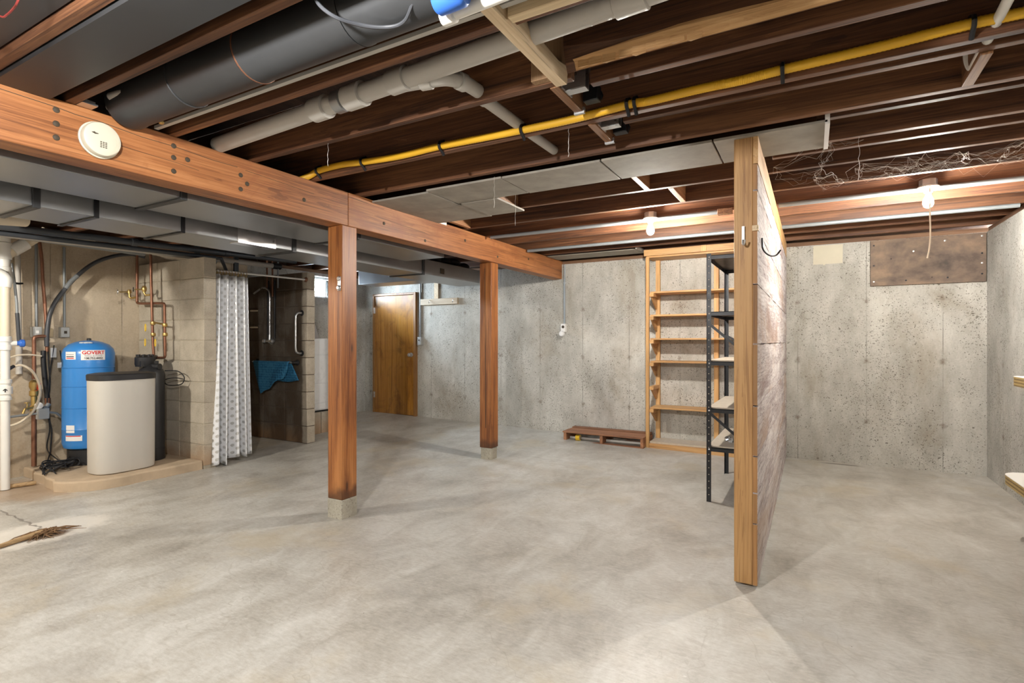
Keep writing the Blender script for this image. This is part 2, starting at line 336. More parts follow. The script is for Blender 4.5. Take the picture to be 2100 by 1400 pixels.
M['duct_wrap'] = plain('grey_duct_board', (.30,.275,.235), .8, .05, .45, 7, bump=.2)
M['steel'] = plain('bright_steel', (.62,.63,.64), .3, .9, .15, 20)
M['conduit'] = plain('grey_conduit', (.27,.29,.30), .5, .35, .15, 10)
M['box_grey'] = plain('grey_electrical_box', (.44,.45,.44), .5, .2, .12, 15)
M['black_metal'] = plain('black_painted_steel', (.009,.0095,.012), .38, .1, .3, 20)
M['rubber'] = plain('black_rubber', (.016,.016,.018), .5, 0, .3, 20)
M['black_pipe'] = plain('black_abs_pipe', (.045,.05,.058), .38, 0, .2, 6)
M['hose'] = plain('dark_poly_hose', (.05,.053,.06), .4, 0, .3, 9)
M['insul'] = plain('yellowed_insulation_tape', (.60,.48,.30), .8, 0, .25, 14)
M['pvc_grey'] = plain('dusty_grey_pvc', (.47,.445,.405), .5, 0, .12, 7)
M['pvc_white'] = plain('white_pvc', (.76,.74,.69), .4, 0, .06, 9)
M['pvc_cream'] = plain('cream_pvc', (.72,.62,.47), .42, 0, .06, 9)
M['copper'] = plain('aged_copper', (.25,.115,.068), .45, .6, .4, 14)
M['brass'] = plain('brass', (.52,.36,.13), .35, .85, .25, 20)
M['yellow'] = plain('yellow_gas_tubing', (.78,.44,.025), .45, 0, .05, 10)
M['yellow_tag'] = plain('yellow_plastic_tag', (.85,.56,.04), .5, 0, .05, 10)
M['blue_tank'] = plain('blue_tank_paint', (.035,.225,.60), .32, 0, .06, 6, coat=.3)
M['blue_plastic'] = plain('blue_plastic', (.03,.13,.50), .4, 0, .1, 10)
M['brine'] = plain('grey_beige_plastic', (.56,.53,.475), .5, 0, .05, 5)
M['black_lid'] = plain('black_plastic', (.018,.018,.02), .45, 0, .3, 12)
M['white'] = plain('white_enamel', (.80,.80,.80), .28, 0, .02, 5)
M['cream'] = plain('cream_plastic', (.58,.55,.44), .42, 0, .03, 8)
M['dark_slot'] = plain('dark_slot', (.05,.035,.02), .7, 0, .2, 20)
M['paper'] = plain('white_paper_label', (.80,.79,.77), .6, 0, .04, 10)
M['red_ink'] = plain('red_ink', (.62,.03,.03), .6, 0, .05, 10)
M['wire_red'] = plain('dull_red_insulation', (.20,.025,.022), .5, 0, .1, 10)
M['black_ink'] = plain('black_ink', (.03,.03,.03), .6, 0, .05, 10)
M['grey_ink'] = plain('grey_ink', (.42,.40,.40), .6, 0, .05, 10)
M['particle'] = plain('particle_board', (.52,.45,.36), .75, 0, .25, 30)
M['laminate'] = plain('white_laminate', (.78,.76,.71), .45, 0, .04, 6)
M['ply_edge'] = plain('plywood_edge', (.40,.29,.11), .7, 0, .3, 20)
M['ply_edge_dark'] = plain('plywood_edge_dark_ply', (.20,.13,.045), .7, 0, .3, 20)
M['pad'] = plain('concrete_pad', (.50,.385,.265), .9, 0, .38, 5, bump=.5)
M['base_block'] = concrete('post_footing', 'x', (.30,.275,.22), (.50,.47,.39), pit=.5, warm=.2)
M['patch'] = plain('pale_dry_patch', (.60,.56,.44), .85, 0, .08, 8)
M['towel'] = None
def towel_mat():
    t = NT('blue_knit_towel'); v = t.coord(False, (1,1,1)); d = t.voro(v, 34, rand=.25); col = t.ramp(d, [(.05, (.008,.06,.14)), (.45, (.02,.16,.32)), (.7, (.05,.24,.42))])
    t.base(col, .9); t.bump(d, .8, .01); return t.m
M['towel'] = towel_mat()
def curtain_mat():
    t = NT('dotted_vinyl_curtain'); uv = t.n('ShaderNodeUVMap').outputs[0]; u, v, _ = t.sep(uv)
    def frac(a, o=0): return t.math('SUBTRACT', t.math('FRACT', t.math('ADD', a, o)), .5)
    row = t.math('FLOOR', v); uo = t.math('ADD', u, t.math('MULTIPLY', t.math('MODULO', row, 2), .5))
    a = frac(uo); b = frac(v); a = t.math('MULTIPLY', a, 1.0); b = t.math('MULTIPLY', b, .5); d = t.math('MULTIPLY', t.math('SQRT', t.math('ADD', t.math('MULTIPLY', a, a), t.math('MULTIPLY', b, b))), 1.25)
    dot = t.math('LESS_THAN', d, .25); col = t.mix(dot, (.80,.81,.83), (.66,.66,.65))
    t.base(col, t.math('MULTIPLY_ADD', dot, -.12, .42), t.math('MULTIPLY', dot, .7)); t.b.inputs['Transmission Weight'].default_value = 0; return t.m
M['curtain'] = curtain_mat()
def emit(name, c, s):
    t = NT(name); t.base((.9,.9,.88), .3); t.set(t.b.inputs['Emission Color'], c); t.b.inputs['Emission Strength'].default_value = s; return t.m
M['bulb'] = emit('lit_bulb', BULB_COLOR, BULB_STRENGTH)
def glass_mat():
    t = NT('window_glass'); tr = t.n('ShaderNodeBsdfTransparent'); gl = t.n('ShaderNodeBsdfGlossy'); gl.inputs['Roughness'].default_value = .02
    mx = t.n('ShaderNodeMixShader'); fr = t.n('ShaderNodeFresnel'); t.t.links.new(fr.outputs[0], mx.inputs[0]); t.t.links.new(tr.outputs[0], mx.inputs[1]); t.t.links.new(gl.outputs[0], mx.inputs[2])
    t.t.links.new(mx.outputs[0], t.out.inputs['Surface']); return t.m
M['glass'] = glass_mat()
def web_mat():
    t = NT('cobweb_silk'); t.base((.75,.72,.66), .6); return t.m
M['web'] = web_mat()

# ------------------------------------------------------------------ the setting
XL, XR, YB, YN = -6.36, 1.41, 6.45, -2.6
WT = 2.255            # top of poured walls
JB, JT = 2.30, 2.535  # joist underside / top
def sstep(t): t = max(0, min(1, t)); return t*t*(3-2*t)
def fz(x, y): return .105 * max(0, min(1.15, -x/5.4)) * max(0, min(1, (y-3.2)/3.2))**1.3
m = MB(); nx, ny = 40, 46
m.sheet([[(XL-.1 + (XR-XL+.2)*i/nx, YN-.1 + (YB-YN+.2)*j/ny, fz(XL-.1 + (XR-XL+.2)*i/nx, YN-.1 + (YB-YN+.2)*j/ny)) for i in range(nx+1)] for j in range(ny+1)])
struct('floor', m, M['floor'], 'worn grey and beige concrete basement floor', smooth=True)
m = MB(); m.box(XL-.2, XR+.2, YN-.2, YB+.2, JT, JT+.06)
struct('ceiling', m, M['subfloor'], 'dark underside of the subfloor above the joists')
m = MB(); m.box(XL-.2, XR+.2, YB, YB+.2, -.2, WT); struct('wall_back', m, M['wall_back'], 'pitted poured concrete back wall')
m = MB(); m.box(XR, XR+.2, YN-.2, YB, -.2, WT); struct('wall_right', m, M['wall_side'], 'grey poured concrete right wall')
m = MB(); m.box(XL-.2, XR+.2, YN-.2, YN, -.2, WT); struct('wall_front', m, M['wall_back'], 'poured concrete wall behind the viewpoint')
# left wall with window opening
WY0, WY1, WZ0, WZ1 = 5.27, 6.19, 1.895, 2.21
m = MB(); m.box(XL-.2, XL, YN-.2, 3.10, -.2, WT); m.box(XL-.2, XL, 3.10, 4.36, -.2, WT)
struct('wall_left', m, M['wall_tan'], 'tan concrete wall behind the blue tank')
m = MB(); m.box(XL-.2, XL, 4.36, WY0, -.2, WT); m.box(XL-.2, XL, WY1, YB, -.2, WT); m.box(XL-.2, XL, WY0, WY1, -.2, WZ0); m.box(XL-.2, XL, WY0, WY1, WZ1, WT)
struct('wall_window', m, M['wall_side'], 'grey concrete wall with the small window beside the dryer')
for n, b in (('trim_1', (XL-.2, XR+.2, YB+.02, YB+.2, WT, JB)), ('trim_2', (XL-.2, XR+.2, YN-.2, YN-.02, WT, JB))):
    m = MB(); m.box(*b); struct(n, m, M['rim'], 'wooden sill plate on top of the concrete wall', bevel=.004)
for n, b in (('trim_3', (XR+.01, XR+.2, YN, YB, WT, JB)), ('trim_4', (XL-.2, XL-.02, YN, YB, WT, JB))):
    m = MB(); m.box(*b); struct(n, m, M['rim_y'], 'wooden sill plate on top of the side wall', bevel=.004)
for n, b, k in (('trim_5', (XL-.2, XR+.2, YB+.12, YB+.16, JB, JT), 'rim'), ('trim_6', (XL-.2, XR+.2, YN-.16, YN-.12, JB, JT), 'rim'), ('trim_7', (XR+.14, XR+.18, YN, YB, JB, JT), 'rim_y'), ('trim_8', (XL-.18, XL-.14, YN, YB, JB, JT), 'rim_y')):
    m = MB(); m.box(*b); struct(n, m, M[k], 'rim board closing the joist bays')
win = struct_empty('window_1', 'small bright basement window high in the left wall')
for b in ((WY0, WY1, WZ0, WZ0+.03), (WY0, WY1, WZ1-.03, WZ1), (WY0, WY0+.03, WZ0, WZ1), (WY1-.03, WY1, WZ0, WZ1), ((WY0+WY1)/2-.012, (WY0+WY1)/2+.012, WZ0, WZ1)):
    m = MB(); m.box(XL-.14, XL-.10, b[0], b[1], b[2], b[3]); part('window_frame', m, M['white'], win, .003)
for a, b in ((WY0+.03, (WY0+WY1)/2-.012), ((WY0+WY1)/2+.012, WY1-.03)):
    m = MB(); m.box(XL-.122, XL-.118, a, b, WZ0+.03, WZ1-.03); part('pane', m, M['glass'], win)
# shower block walls
def block_wall(name, label, x0, x1, y0, y1, mat, xs, mort='mortar'):
    w = struct_empty(name, label); ORG[w] = Vector((0,0,0)); top = 2.07; ch = .2045
    mm = MB(); mm.box(x0, x1-.004, y0+.005, y1-.005, -.02, top-.01); part('mortar_joint', mm, M[mort], w, kind='stuff')
    for r in range(10):
        z1 = top - r*ch; z0 = max(z1 - ch + .009, -.02)
        for a, b in zip(xs[:-1], xs[1:]):
            q = MB(); j = lambda: random.uniform(-.0015, .0015); q.box(a+.0045, b-.0045 if b < x1 else b, y0+j(), y1+j(), z0, z1)
            part('block', q, mat, w, .004)
    return w
block_wall('wall_shower_1', 'tan concrete block wall behind the softener', XL, -5.165, 3.08, 3.205, M['block'], [XL, -5.995, -5.58, -5.165])
block_wall('wall_shower_2', 'stained, shade-coloured concrete block wall carrying the shower pipes', XL, -5.235, 4.36, 4.475, M['block_stained_shaded'], [XL, -6.04, -5.64, -5.235], 'mortar_stained_shaded')

# door
dr = struct_empty('door_1', 'varnished flush wooden door in the back wall')
z0 = .10
m = MB(); m.box(-6.115, -5.318, 6.415, 6.455, z0+.012, 1.962); dl = part('door_leaf', m, M['door'], dr, .003)
for b in ((-6.15, -6.118, z0-.01, 2.0), (-5.314, -5.272, z0-.01, 2.0), (-6.118, -5.314, 1.966, 2.0)):
    m = MB(); m.box(b[0], b[1], 6.40, 6.452, b[2], b[3]); part('door_frame', m, M['door_trim'], dr, .003)
m = MB(); m.box(-6.118, -5.314, 6.42, 6.452, z0-.02, z0+.01); part('threshold', m, M['rim'], dr)
m = MB(); m.lathe((-5.366, 6.415, 1.04), [(.032,0),(.034,.006),(.012,.012),(.011,.03),(.024,.036),(.029,.048),(.027,.060),(.012,.066)], 20, (0,-1,0)); part('door_knob', m, M['steel'], dr, label='round silver door knob')
for z in (1.74, .40):
    m = MB(); m.box(-6.126, -6.108, 6.396, 6.416, z-.045, z+.045); m.cyl((-6.117,6.398,z-.047), (-6.117,6.398,z+.047), .007, 10); part('hinge', m, M['steel'], dr)

# ------------------------------------------------------------------ beams and posts
BX0, BX1, BZ = -3.002, -2.862, 2.062
m = MB(); m.box(BX0, BX1, YN, 2.737, BZ, JB)
b1 = thing('support_beam', 'long orange-brown timber beam with smoke detector, over the nearer post', 'beam', (-2.93, .1, BZ), 'main beam timbers'); part('timber', m, M['beam'], b1, .004)
m = MB(); m.box(BX0, BX1, 2.741, YB+.1, BZ, JB)
b2 = thing('support_beam', 'orange timber beam running from the nearer post to the back wall', 'beam', (-2.93, 4.5, BZ), 'main beam timbers'); part('timber', m, M['beam'], b2, .004)
def bolts(parent, pts, x=BX1):
    for y, z in pts:
        q = MB(); q.lathe((x, y, z), [(.013,0),(.013,.002),(.009,.005)], 12, (1,0,0)); part('bolt_head', q, M['dark_slot'], parent)
bolts(b1, [(1.06,2.13),(1.06,2.19),(1.06,2.25),(1.55,2.12),(1.55,2.19),(1.55,2.25),(1.92,2.12),(1.96,2.16),(1.92,2.20),(2.36,2.16),(1.62,2.20)])
bolts(b2, [(3.1,2.15),(3.6,2.10),(4.2,2.2),(4.8,2.13),(5.5,2.2)])
def crack(parent, pts, w, x):
    q = MB()
    for a, b in zip(pts[:-1], pts[1:]): q.bar((x, *a), (x, *b), .0016, w)
    part('drying_crack', q, M['dark_slot'], parent, smooth=False)
crack(b1, [(.80,2.268),(.95,2.264),(1.06,2.262),(1.13,2.256),(1.22,2.258),(1.40,2.246),(1.55,2.248),(1.75,2.238),(1.9,2.240)], .0028, BX1+.0002)
crack(b1, [(1.3,2.175),(1.42,2.170),(1.56,2.168),(1.68,2.160)], .0016, BX1+.0002)
crack(b1, [(1.95,2.236),(2.1,2.23),(2.3,2.222),(2.44,2.216)], .002, BX1+.0002)
crack(b2, [(2.76,2.27),(2.9,2.262),(3.1,2.258)], .002, BX1+.0002); crack(b2, [(3.0,2.19),(3.3,2.175),(3.6,2.168)], .0016, BX1+.0002)
def post(label, x0, y0, base_h, zb, ov):
    p = thing('timber_post', label, 'post', (x0+.07, y0+.07, zb), 'timber posts under the beam')
    q = MB(); q.box(x0, x0+.14, y0, y0+.14, zb+base_h, BZ); part('timber', q, M['post'], p, .005)
    q = MB(); q.box(x0-ov, x0+.14+ov, y0-ov, y0+.14+ov, zb-.01, zb+base_h); part('footing', q, M['base_block'], p, .006, label='concrete footing block')
    return p
p1 = post('nearer orange timber post with a metal bottle opener, on concrete footing', -3.0, 2.678, .135, 0, .002)
p2 = post('farther cracked orange timber post in front of the back wall', -3.022, 4.705, .125, .018, -.008)
m = MB(); m.box(-2.965, -2.885, 4.7035, 4.706, .3, 2.0)
# long drying check in the far post: a thin dark slit
m = MB(); m.bar((-2.948,4.7042,.35), (-2.952,4.7042,1.2), .005, .002, (0,1,0)); m.bar((-2.952,4.7042,1.2), (-2.958,4.7042,2.0), .004, .002, (0,1,0)); part('drying_crack', m, M['dark_slot'], p2)
m = MB(); m.box(-2.9, -2.868, 2.672, 2.678, 1.60, 1.70); m.lathe((-2.884,2.672,1.685), [(.012,0),(.017,.002),(.012,.010)], 14, (0,-1,0)); m.lathe((-2.884,2.672,1.62), [(.017,0),(.019,.004),(.012,.014)], 14, (0,-1,0))
solid('bottle_opener', m, M['steel'], 'small steel bottle opener screwed to the nearer post', 'bottle opener', bevel=.002)

# ------------------------------------------------------------------ joists
def joist(y, label, x0=XL-.1, x1=XR+.14, zb=JB, w=.038, mat='joist'):
    q = MB(); q.box(x0, x1, y-w, y, zb, JT-.001)
    return solid('ceiling_joist', q, M[mat], label, 'joist', 'floor joists', bevel=.003)
for k, y in enumerate((-2.2, -1.75, -1.3, -.85, -.40, .05, .46)):
    pass
JS = [(.46, 'ceiling joist at the top left corner, nearest the viewpoint'), (.846, 'ceiling joist beside the flat dark duct panel, nearest full length one'), (1.13, 'rough dark ceiling joist between the flat duct panel and the round duct'),
      (1.567, 'ceiling joist between the round duct and the grey drain pipe'), (2.02, None),
      (2.455, 'ceiling joist that carries the yellow gas tubing'), (2.885, 'ceiling joist next behind the yellow gas tubing, beside the duct board'),
      (3.305, 'ceiling joist along the back edge of the duct board panel'), (3.745, 'ceiling joist with a pale lit edge, second in front of the bulbs'), (4.20, 'ceiling joist with a bright edge just in front of the two bulbs'),
      (4.62, 'orange lit ceiling joist holding the conduit of the two bulbs'), (5.06, 'ceiling joist next behind the lit bulbs'), (5.50, 'ceiling joist carrying the far conduit'), (5.92, 'ceiling joist second from the back wall'), (6.33, 'ceiling joist nearest the back wall')]
for y, lab in JS:
    if lab: joist(y, lab)
# the joist cut and split at the brace: whole to the left, splintered lower edge to the right
cj = thing('ceiling_joist', 'ceiling joist with a splintered broken lower edge beside the pale brace', 'joist', (-1.5, 2.0, JB), 'floor joists')
m = MB(); m.box(XL-.1, -.84, 1.982, 2.02, JB, JT-.001); part('whole_length', m, M['joist'], cj, .003)
q = MB(); grid = []
for i in range(25):
    x = -.84 + (XR+.14+.84)*i/24; t = (x+.84)
    dz = .060*math.exp(-t*3.0) + .006 + (.010*random.random() if t < .7 else 0)
    y0 = 1.907
    grid.append([(x, y0, JT-.002), (x, y0, JB+dz+.02), (x, y0+.018+.004*random.random(), JB+dz*.45), (x, y0+.040, JB), (x, y0+.040, JT-.002)])
q.sheet(grid); n0 = len(q.f); q.f.append((0,1,2,3,4)); L = len(q.v); q.f.append((L-1,L-2,L-3,L-4,L-5))
part('split_length', q, M['joist'], cj, smooth=False)
q = MB(); g = []
for i in range(25):
    x = -.80 + 1.9*i/24; t = x+.84; dz = .060*math.exp(-t*3.0)+.006
    hh = .004+.006*random.random(); kk = min(1, (i+.2)/5); g.append([(x, 1.9040, JB+dz*.4+(dz*.6+.018+hh)*kk), (x, 1.904, JB+dz*.4+(dz*.6+.016)*kk*.98), (x, 1.9215, JB+dz*.45-.0035), (x, 1.938, JB-.002)])
q.sheet(g); part('splintered_lit_edge', q, M['chip_lit'], cj, smooth=False, label='pale freshly splintered edge with a painted lit band')  # strip is split wood and also the joist's lit lower band, painted
q = MB()
for i in range(9):
    x = -.78+.05*i+random.uniform(-.01,.01); q.prism([(x,1.915),(x+.05,1.918),(x+.012,1.925)], JB-.004-.01*random.random(), JB+.03, 'z')
part('splinter', q, M['chip_lit'], cj, kind='stuff')
# shorter joists hung on hangers
HJ = [(2.125, 'short ceiling joist on a metal hanger in front of the yellow tubing'), (2.565, 'short ceiling joist on a metal hanger just behind the yellow tubing'),
      (3.0, 'short ceiling joist right of the plank partition, in line with the duct board'), (3.49, 'short ceiling joist above the plank partition, behind the duct board end')]
for i, (y, lab) in enumerate(HJ):
    joist(y, lab, -.80 if i < 2 else .02 if i == 2 else -.2, XR+.14, JB+.01)
for i, (ya, yb) in enumerate(((2.022, 2.30), (2.457, 2.72))):
    h = thing('header_block', ('orange wooden block with joist hanger, in front of the yellow tubing', 'orange wooden block with joist hanger, behind the yellow tubing')[i], 'block', (-.93, (ya+yb)/2, JB), 'joist hanger blocks')
    q = MB(); q.box(-.952, -.914, ya, yb, JB-.004, JT-.01); part('block', q, M['joist_y'], h, .002)
    yj = HJ[i][0]
    q = MB(); q.box(-.913, -.82, yj-.041, yj+.003, JB+.002, JB+.009); q.box(-.913, -.82, yj-.042, yj-.0385, JB+.005, JB+.12); q.box(-.913, -.82, yj+.0005, yj+.004, JB+.005, JB+.12); q.box(-.914, -.908, yj-.075, yj+.035, JB+.005, JB+.12)
    part('joist_hanger', q, M['steel'], h)
    q = MB(); q.box(-.955, -.905, yb-.012, yb+.004, JB-.012, JB+.015); part('end_clip', q, M['steel'], h)
    q = MB(); q.box(-.905, -.835, yb-.03, yb+.02, JB+.03, JB+.10); q.lathe((-.86, yb+.02, JB+.07), [(.03,0),(.03,.02),(.012,.026)], 8, (0,1,0)); part('black_bracket', q, M['black_metal'], h, .004)
# pale 2x4 brace with a waney edge, the filler behind it and the cleat beside it
q = MB(); g = []
for i in range(17):
    y = .70 + (1.985-.70)*i/16; w = .012*math.sin(i*1.3)+.008*math.sin(i*2.9); zt = JB-.02+.085-.03*max(0,(i-9)/7)
    g.append([(-.905, y, JB-.022), (-.905, y, JB+.066), (-.865, y, zt+.004), (-.858+w*.4, y, JB+.03+w), (-.862+w*.2, y, JB-.022)])
q.sheet([r + [r[0]] for r in g]); L = len(q.v); q.f.append((0,1,2,3,4)); q.f.append((L-6,L-5,L-4,L-3,L-2))
solid('wooden_brace', q, M['brace'], 'pale new lumber brace nailed across the joist undersides', 'brace')
m = MB(); m.box(-1.0, -.862, 1.943, 1.980, JB+.003, JT-.01); solid('filler_block', m, M['filler'], 'upright wooden filler block behind the pale brace', 'block', bevel=.002)
m = MB(); m.box(-.852, .9, 1.490, 1.528, JB-.017, JB+.072); solid('wooden_cleat', m, M['brace_x'], 'bright pale lumber cleat at the top edge beside the brace', 'cleat', bevel=.003)
# bridging blocks between far joists
for (x, ya, yb, lab) in ((-2.02, 3.307, 3.707, 'short lit bridging block at the corner of the duct board'), (-2.77, 3.747, 4.162, 'lit bridging block resting on the beam behind the duct board'),
                         (-.83, 3.747, 4.162, 'orange bridging block left of the partition, nearer the bulb'), (-.98, 3.307, 3.707, 'orange bridging block left of the partition, behind the duct board'), (.58, 2.567, 2.85, 'small wooden bridging block under the white pipe at right')):
    q = MB(); q.box(x-.038, x, ya, yb, JB+(.0 if x < .3 else .0), JT-.01); solid('bridging_block', q, M['joist_y'], lab, 'block', 'bridging blocks', bevel=.002)

# ------------------------------------------------------------------ ducts
def duct(name, label, x0, x1, y0, y1, z0, z1, seams, mat, last=None):
    d = thing(name, label, 'duct', ((x0+x1)/2, (y0+y1)/2, z0), 'rectangular trunk ducts')
    ys = [y0] + seams + [y1]
    for a, b in zip(ys[:-1], ys[1:]):
        q = MB(); q.box(x0, x1, a+.002, b-.002, z0, last if last and b == y1 else z1); part('duct_section', q, M[mat], d, .004)
    for s in seams:
        q = MB(); q.box(x0-.012, x1+.012, s-.018, s+.018, z0-.012, z1); part('drive_cleat', q, M['galv_dark'], d, .003)
    return d
d1 = duct('trunk_duct', 'upper grey sheet metal duct tucked beside the timber beam', -3.55, -3.08, YN+.3, 4.17, 2.05, 2.285, [1.72, 3.05], 'galv')
d2 = duct('trunk_duct', 'lower grey sheet metal duct running behind the posts', -4.16, -3.70, YN+.3, 5.95, 1.985, 2.26, [1.28, 2.95, 4.62], 'galv', 2.15)
m = MB(); m.box(-3.702, -3.697, 2.46, 2.78, 1.982, 2.09); m.box(-3.80, -3.697, 2.46, 2.78, 1.978, 1.984); part('foil_patch', m, M['steel'], d2, label='crumpled shiny foil tape patch')
m = MB(); m.box(-3.699, -3.694, 4.93, 5.0, 2.02, 2.08); part('access_hole_cover', m, M['dark_slot'], d2)
for (a, b) in ((1.55, 'narrow hanger strap'), (2.05, 'narrow hanger strap')):
    m = MB(); m.box(-3.698, -3.692, a, a+.025, 1.98, 2.26); m.box(-4.17, -3.692, a, a+.025, 1.976, 1.982); part('hanger_strap', m, M['black_metal'], d2)
# cross branch of the far duct
m = MB(); m.box(-5.6, -4.17, 5.55, 5.9, 2.05, 2.25); solid('branch_duct', m, M['galv'], 'sheet metal branch duct leaving the trunk near the door', 'duct', bevel=.004)
# black plastic bundle on top of the duct
m = MB()
for i in range(7): m.sph((-3.88+.05*math.sin(i*2.1), 4.85+.13*i, 2.20+.012*math.cos(i*1.7)), .085, 10, 7, (1.1,1.1,.6))
solid('plastic_bundle', m, M['rubber'], 'shiny black plastic bundle stuffed above the duct near the far post', 'bundle')
# round ducts and panning between joists
rd = thing('round_duct', 'dark round sheet metal duct between two joists, top left', 'duct', (-1.4, 1.34, 2.25))
ys = [-2.84, -1.9, -1.35, -.9, -.3, .2]
for a, b in zip(ys[:-1], ys[1:]):
    q = MB(); q.lathe((a+.002, 1.335, 2.365), [(.105,0),(.105,.01),(.102,.02),(.102,b-a-.024),(.105,b-a-.004)], 32, (1,0,0)); part('duct_section', q, M['galv_dark'], rd)
for a in (-2.35, -1.9):
    q = MB(); q.lathe((a, 1.335, 2.365), [(.1035,0),(.1065,.002),(.1065,.008),(.1035,.01)], 32, (1,0,0)); part('crimp_band', q, M['copper' if a > -2 else 'galv_dark'], rd)
m = MB(); m.box(-2.86, .4, 1.455, 1.475, 2.305, 2.32); solid('white_strip', m, M['pvc_grey'], 'long thin grey strip beside the round duct', 'strip')
m = MB(); m.box(-2.86, -.9, .852, 1.035, 2.285, 2.294); m.box(-2.86, -.9, .852, .856, 2.294, 2.42); m.box(-2.86, -.9, 1.031, 1.035, 2.294, 2.42)
solid('joist_pan', m, M['galv_dark'], 'flat dark sheet metal pan between two joists, top left corner', 'duct panel')
m = MB(); m.box(-2.84, -.9, .50, .80, 2.33, 2.34); solid('joist_pan', m, M['galv_dark'], 'dark metal pan behind the red wire, top left corner', 'duct panel')
# duct board across the bays, with joints
db = thing('duct_board', 'grey duct board panels under the joists beside the plank partition', 'duct panel', (-1.5, 3.2, 2.27))
segs = [(-2.32,-1.72,2.93,3.315),(-1.715,-1.06,2.93,3.315),(-1.055,-.45,2.93,3.315),(-.445,.07,2.93,3.315),(-2.30,-1.98,3.32,3.74),(-2.86,-2.325,2.97,3.36),(-2.86,-2.305,3.365,3.78)]
for a, b, c, d in segs:
    q = MB(); j = random.uniform(-.003,.003); q.box(a, b-.003, c, d, 2.278+j, 2.292+j); part('panel', q, M['duct_wrap'], db, .002)
q = MB(); q.box(.055, .075, 2.93, 3.315, 2.272, 2.36); part('end_cap', q, M['paper'], db)
q = MB(); q.box(-2.868, -2.855, 3.04, 3.90, 2.285, 2.318); part('edge_tape', q, M['paper'], db, label='white torn tape on the panel edge')
m = MB(); m.box(-2.84, -1.75, 5.97, 6.28, 2.288, 2.296); m.box(-1.745,-1.72,5.97,6.28,2.288,2.33); solid('joist_pan', m, M['duct_wrap'], 'grey metal pan between the two joists nearest the back wall', 'duct panel')

# ------------------------------------------------------------------ overhead pipes
dp = thing('drain_pipe', 'thick dusty grey drain pipe with couplings between two joists', 'pipe', (-1.6, 1.73, 2.29))
A = Vector((-2.88,1.795,2.335)); B = Vector((-.02,1.655,2.345)); D = (B-A)
q = MB(); q.tube([A, A+D*.5, B], .041, 20); part('pipe', q, M['pvc_grey'], dp)
def coup(x, r, ln, mat='pvc_grey', par=dp):
    t = (x-A.x)/D.x; c = A+D*t; q = MB(); q.lathe(c, [(r-.006,0),(r,.004),(r,ln-.004),(r-.006,ln)], 22, D); part('coupling', q, M[mat], par)
coup(-2.06, .054, .10); coup(-1.83, .054, .11); coup(-1.90, .050, .06, 'galv'); coup(-1.56, .050, .10); coup(-.56, .050, .11)
q = MB(); q.tube(cat([(-1.55,1.74,2.33),(-1.42,1.755,2.325),(-1.32,1.78,2.325),(-1.285,1.83,2.33),(-1.28,1.90,2.34),(-1.28,1.98,2.345)], 5), [.030]*26, 14); part('wye_branch', q, M['pvc_grey'], dp)
q = MB(); q.lathe((-1.42,1.755,2.325), [(.033,0),(.037,.004),(.037,.05),(.033,.054)], 16, (1,.2,0)); part('coupling', q, M['pvc_grey'], dp)
q = MB(); q.lathe((-1.283,1.83,2.33), [(.033,0),(.037,.004),(.037,.04),(.033,.044)], 16, (.1,1,.1)); part('coupling', q, M['pvc_grey'], dp)
bp = thing('branch_pipe', 'thinner grey branch pipe crossing the dark joist bays', 'pipe', (-1.31, 2.4, 2.33))
q = MB(); q.tube([(-1.30,2.0,2.345),(-1.305,2.42,2.35)], .027, 14); q.tube([(-1.31,2.45,2.352),(-1.312,2.86,2.36)], .025, 14); part('pipe', q, M['pvc_grey'], bp)
q = MB(); q.lathe((-1.30,2.022,2.345), [(.029,0),(.032,.003),(.032,.045),(.029,.048)], 16, (0,1,0)); part('coupling', q, M['pvc_grey'], bp)
wp = thing('white_pipe', 'short white pipe with a blue collar at the top edge', 'pipe', (-.8, 1.322, 2.21))
q = MB(); q.cyl((-.95,1.322,2.232),(-.45,1.322,2.245), .019, 16); part('pipe', q, M['pvc_white'], wp)
q = MB(); q.lathe((-.985,1.322,2.231), [(.018,0),(.025,.004),(.025,.045),(.020,.05)], 18, (1,0,.02)); part('pipe_cap', q, M['pvc_white'], wp)
q = MB(); q.lathe((-.96,1.262,2.236), [(.030,0),(.036,.008),(.036,.09),(.030,.10)], 20, (1,0,.02)); part('collar', q, M['blue_plastic'], wp, label='blue plastic collar')
rp = thing('white_conduit', 'white bent pipe crossing the dark bays at the top right', 'pipe', (.55, 2.5, 2.33))
q = MB(); q.tube(cat([(.55,1.95,2.36),(.552,2.3,2.345),(.555,2.68,2.325),(.556,2.73,2.325),(.55,2.755,2.35),(.545,2.76,2.40),(.545,2.76,2.53)], 5), .0165, 12); part('pipe', q, M['pvc_white'], rp)
# yellow corrugated gas tubing
yt = thing('gas_tubing', 'yellow corrugated gas tubing clipped along a joist', 'tubing', (-1.0, 2.395, 2.30))
yp = [(-2.93,2.394,2.312),(-2.851,2.394,2.322),(-2.76,2.395,2.343),(-2.563,2.395,2.348),(-2.377,2.395,2.335),(-2.089,2.395,2.322),(-1.797,2.395,2.327),(-1.489,2.395,2.321),(-1.285,2.395,2.318),(-.992,2.395,2.317),(-.729,2.395,2.328),(-.639,2.395,2.323),(-.409,2.395,2.327),(-.255,2.395,2.325),(-.102,2.395,2.331),(.213,2.395,2.336),(.486,2.395,2.345),(.75,2.395,2.340),(1.15,2.395,2.335)]
pp = cat(yp, 40); pp = [p for p in pp]; rr = [.0188 + (.0007 if i % 2 else -.0007) for i in range(len(pp))]
q = MB(); q.tube(pp, rr, 12); part('tube', q, M['yellow'], yt, smooth=True)
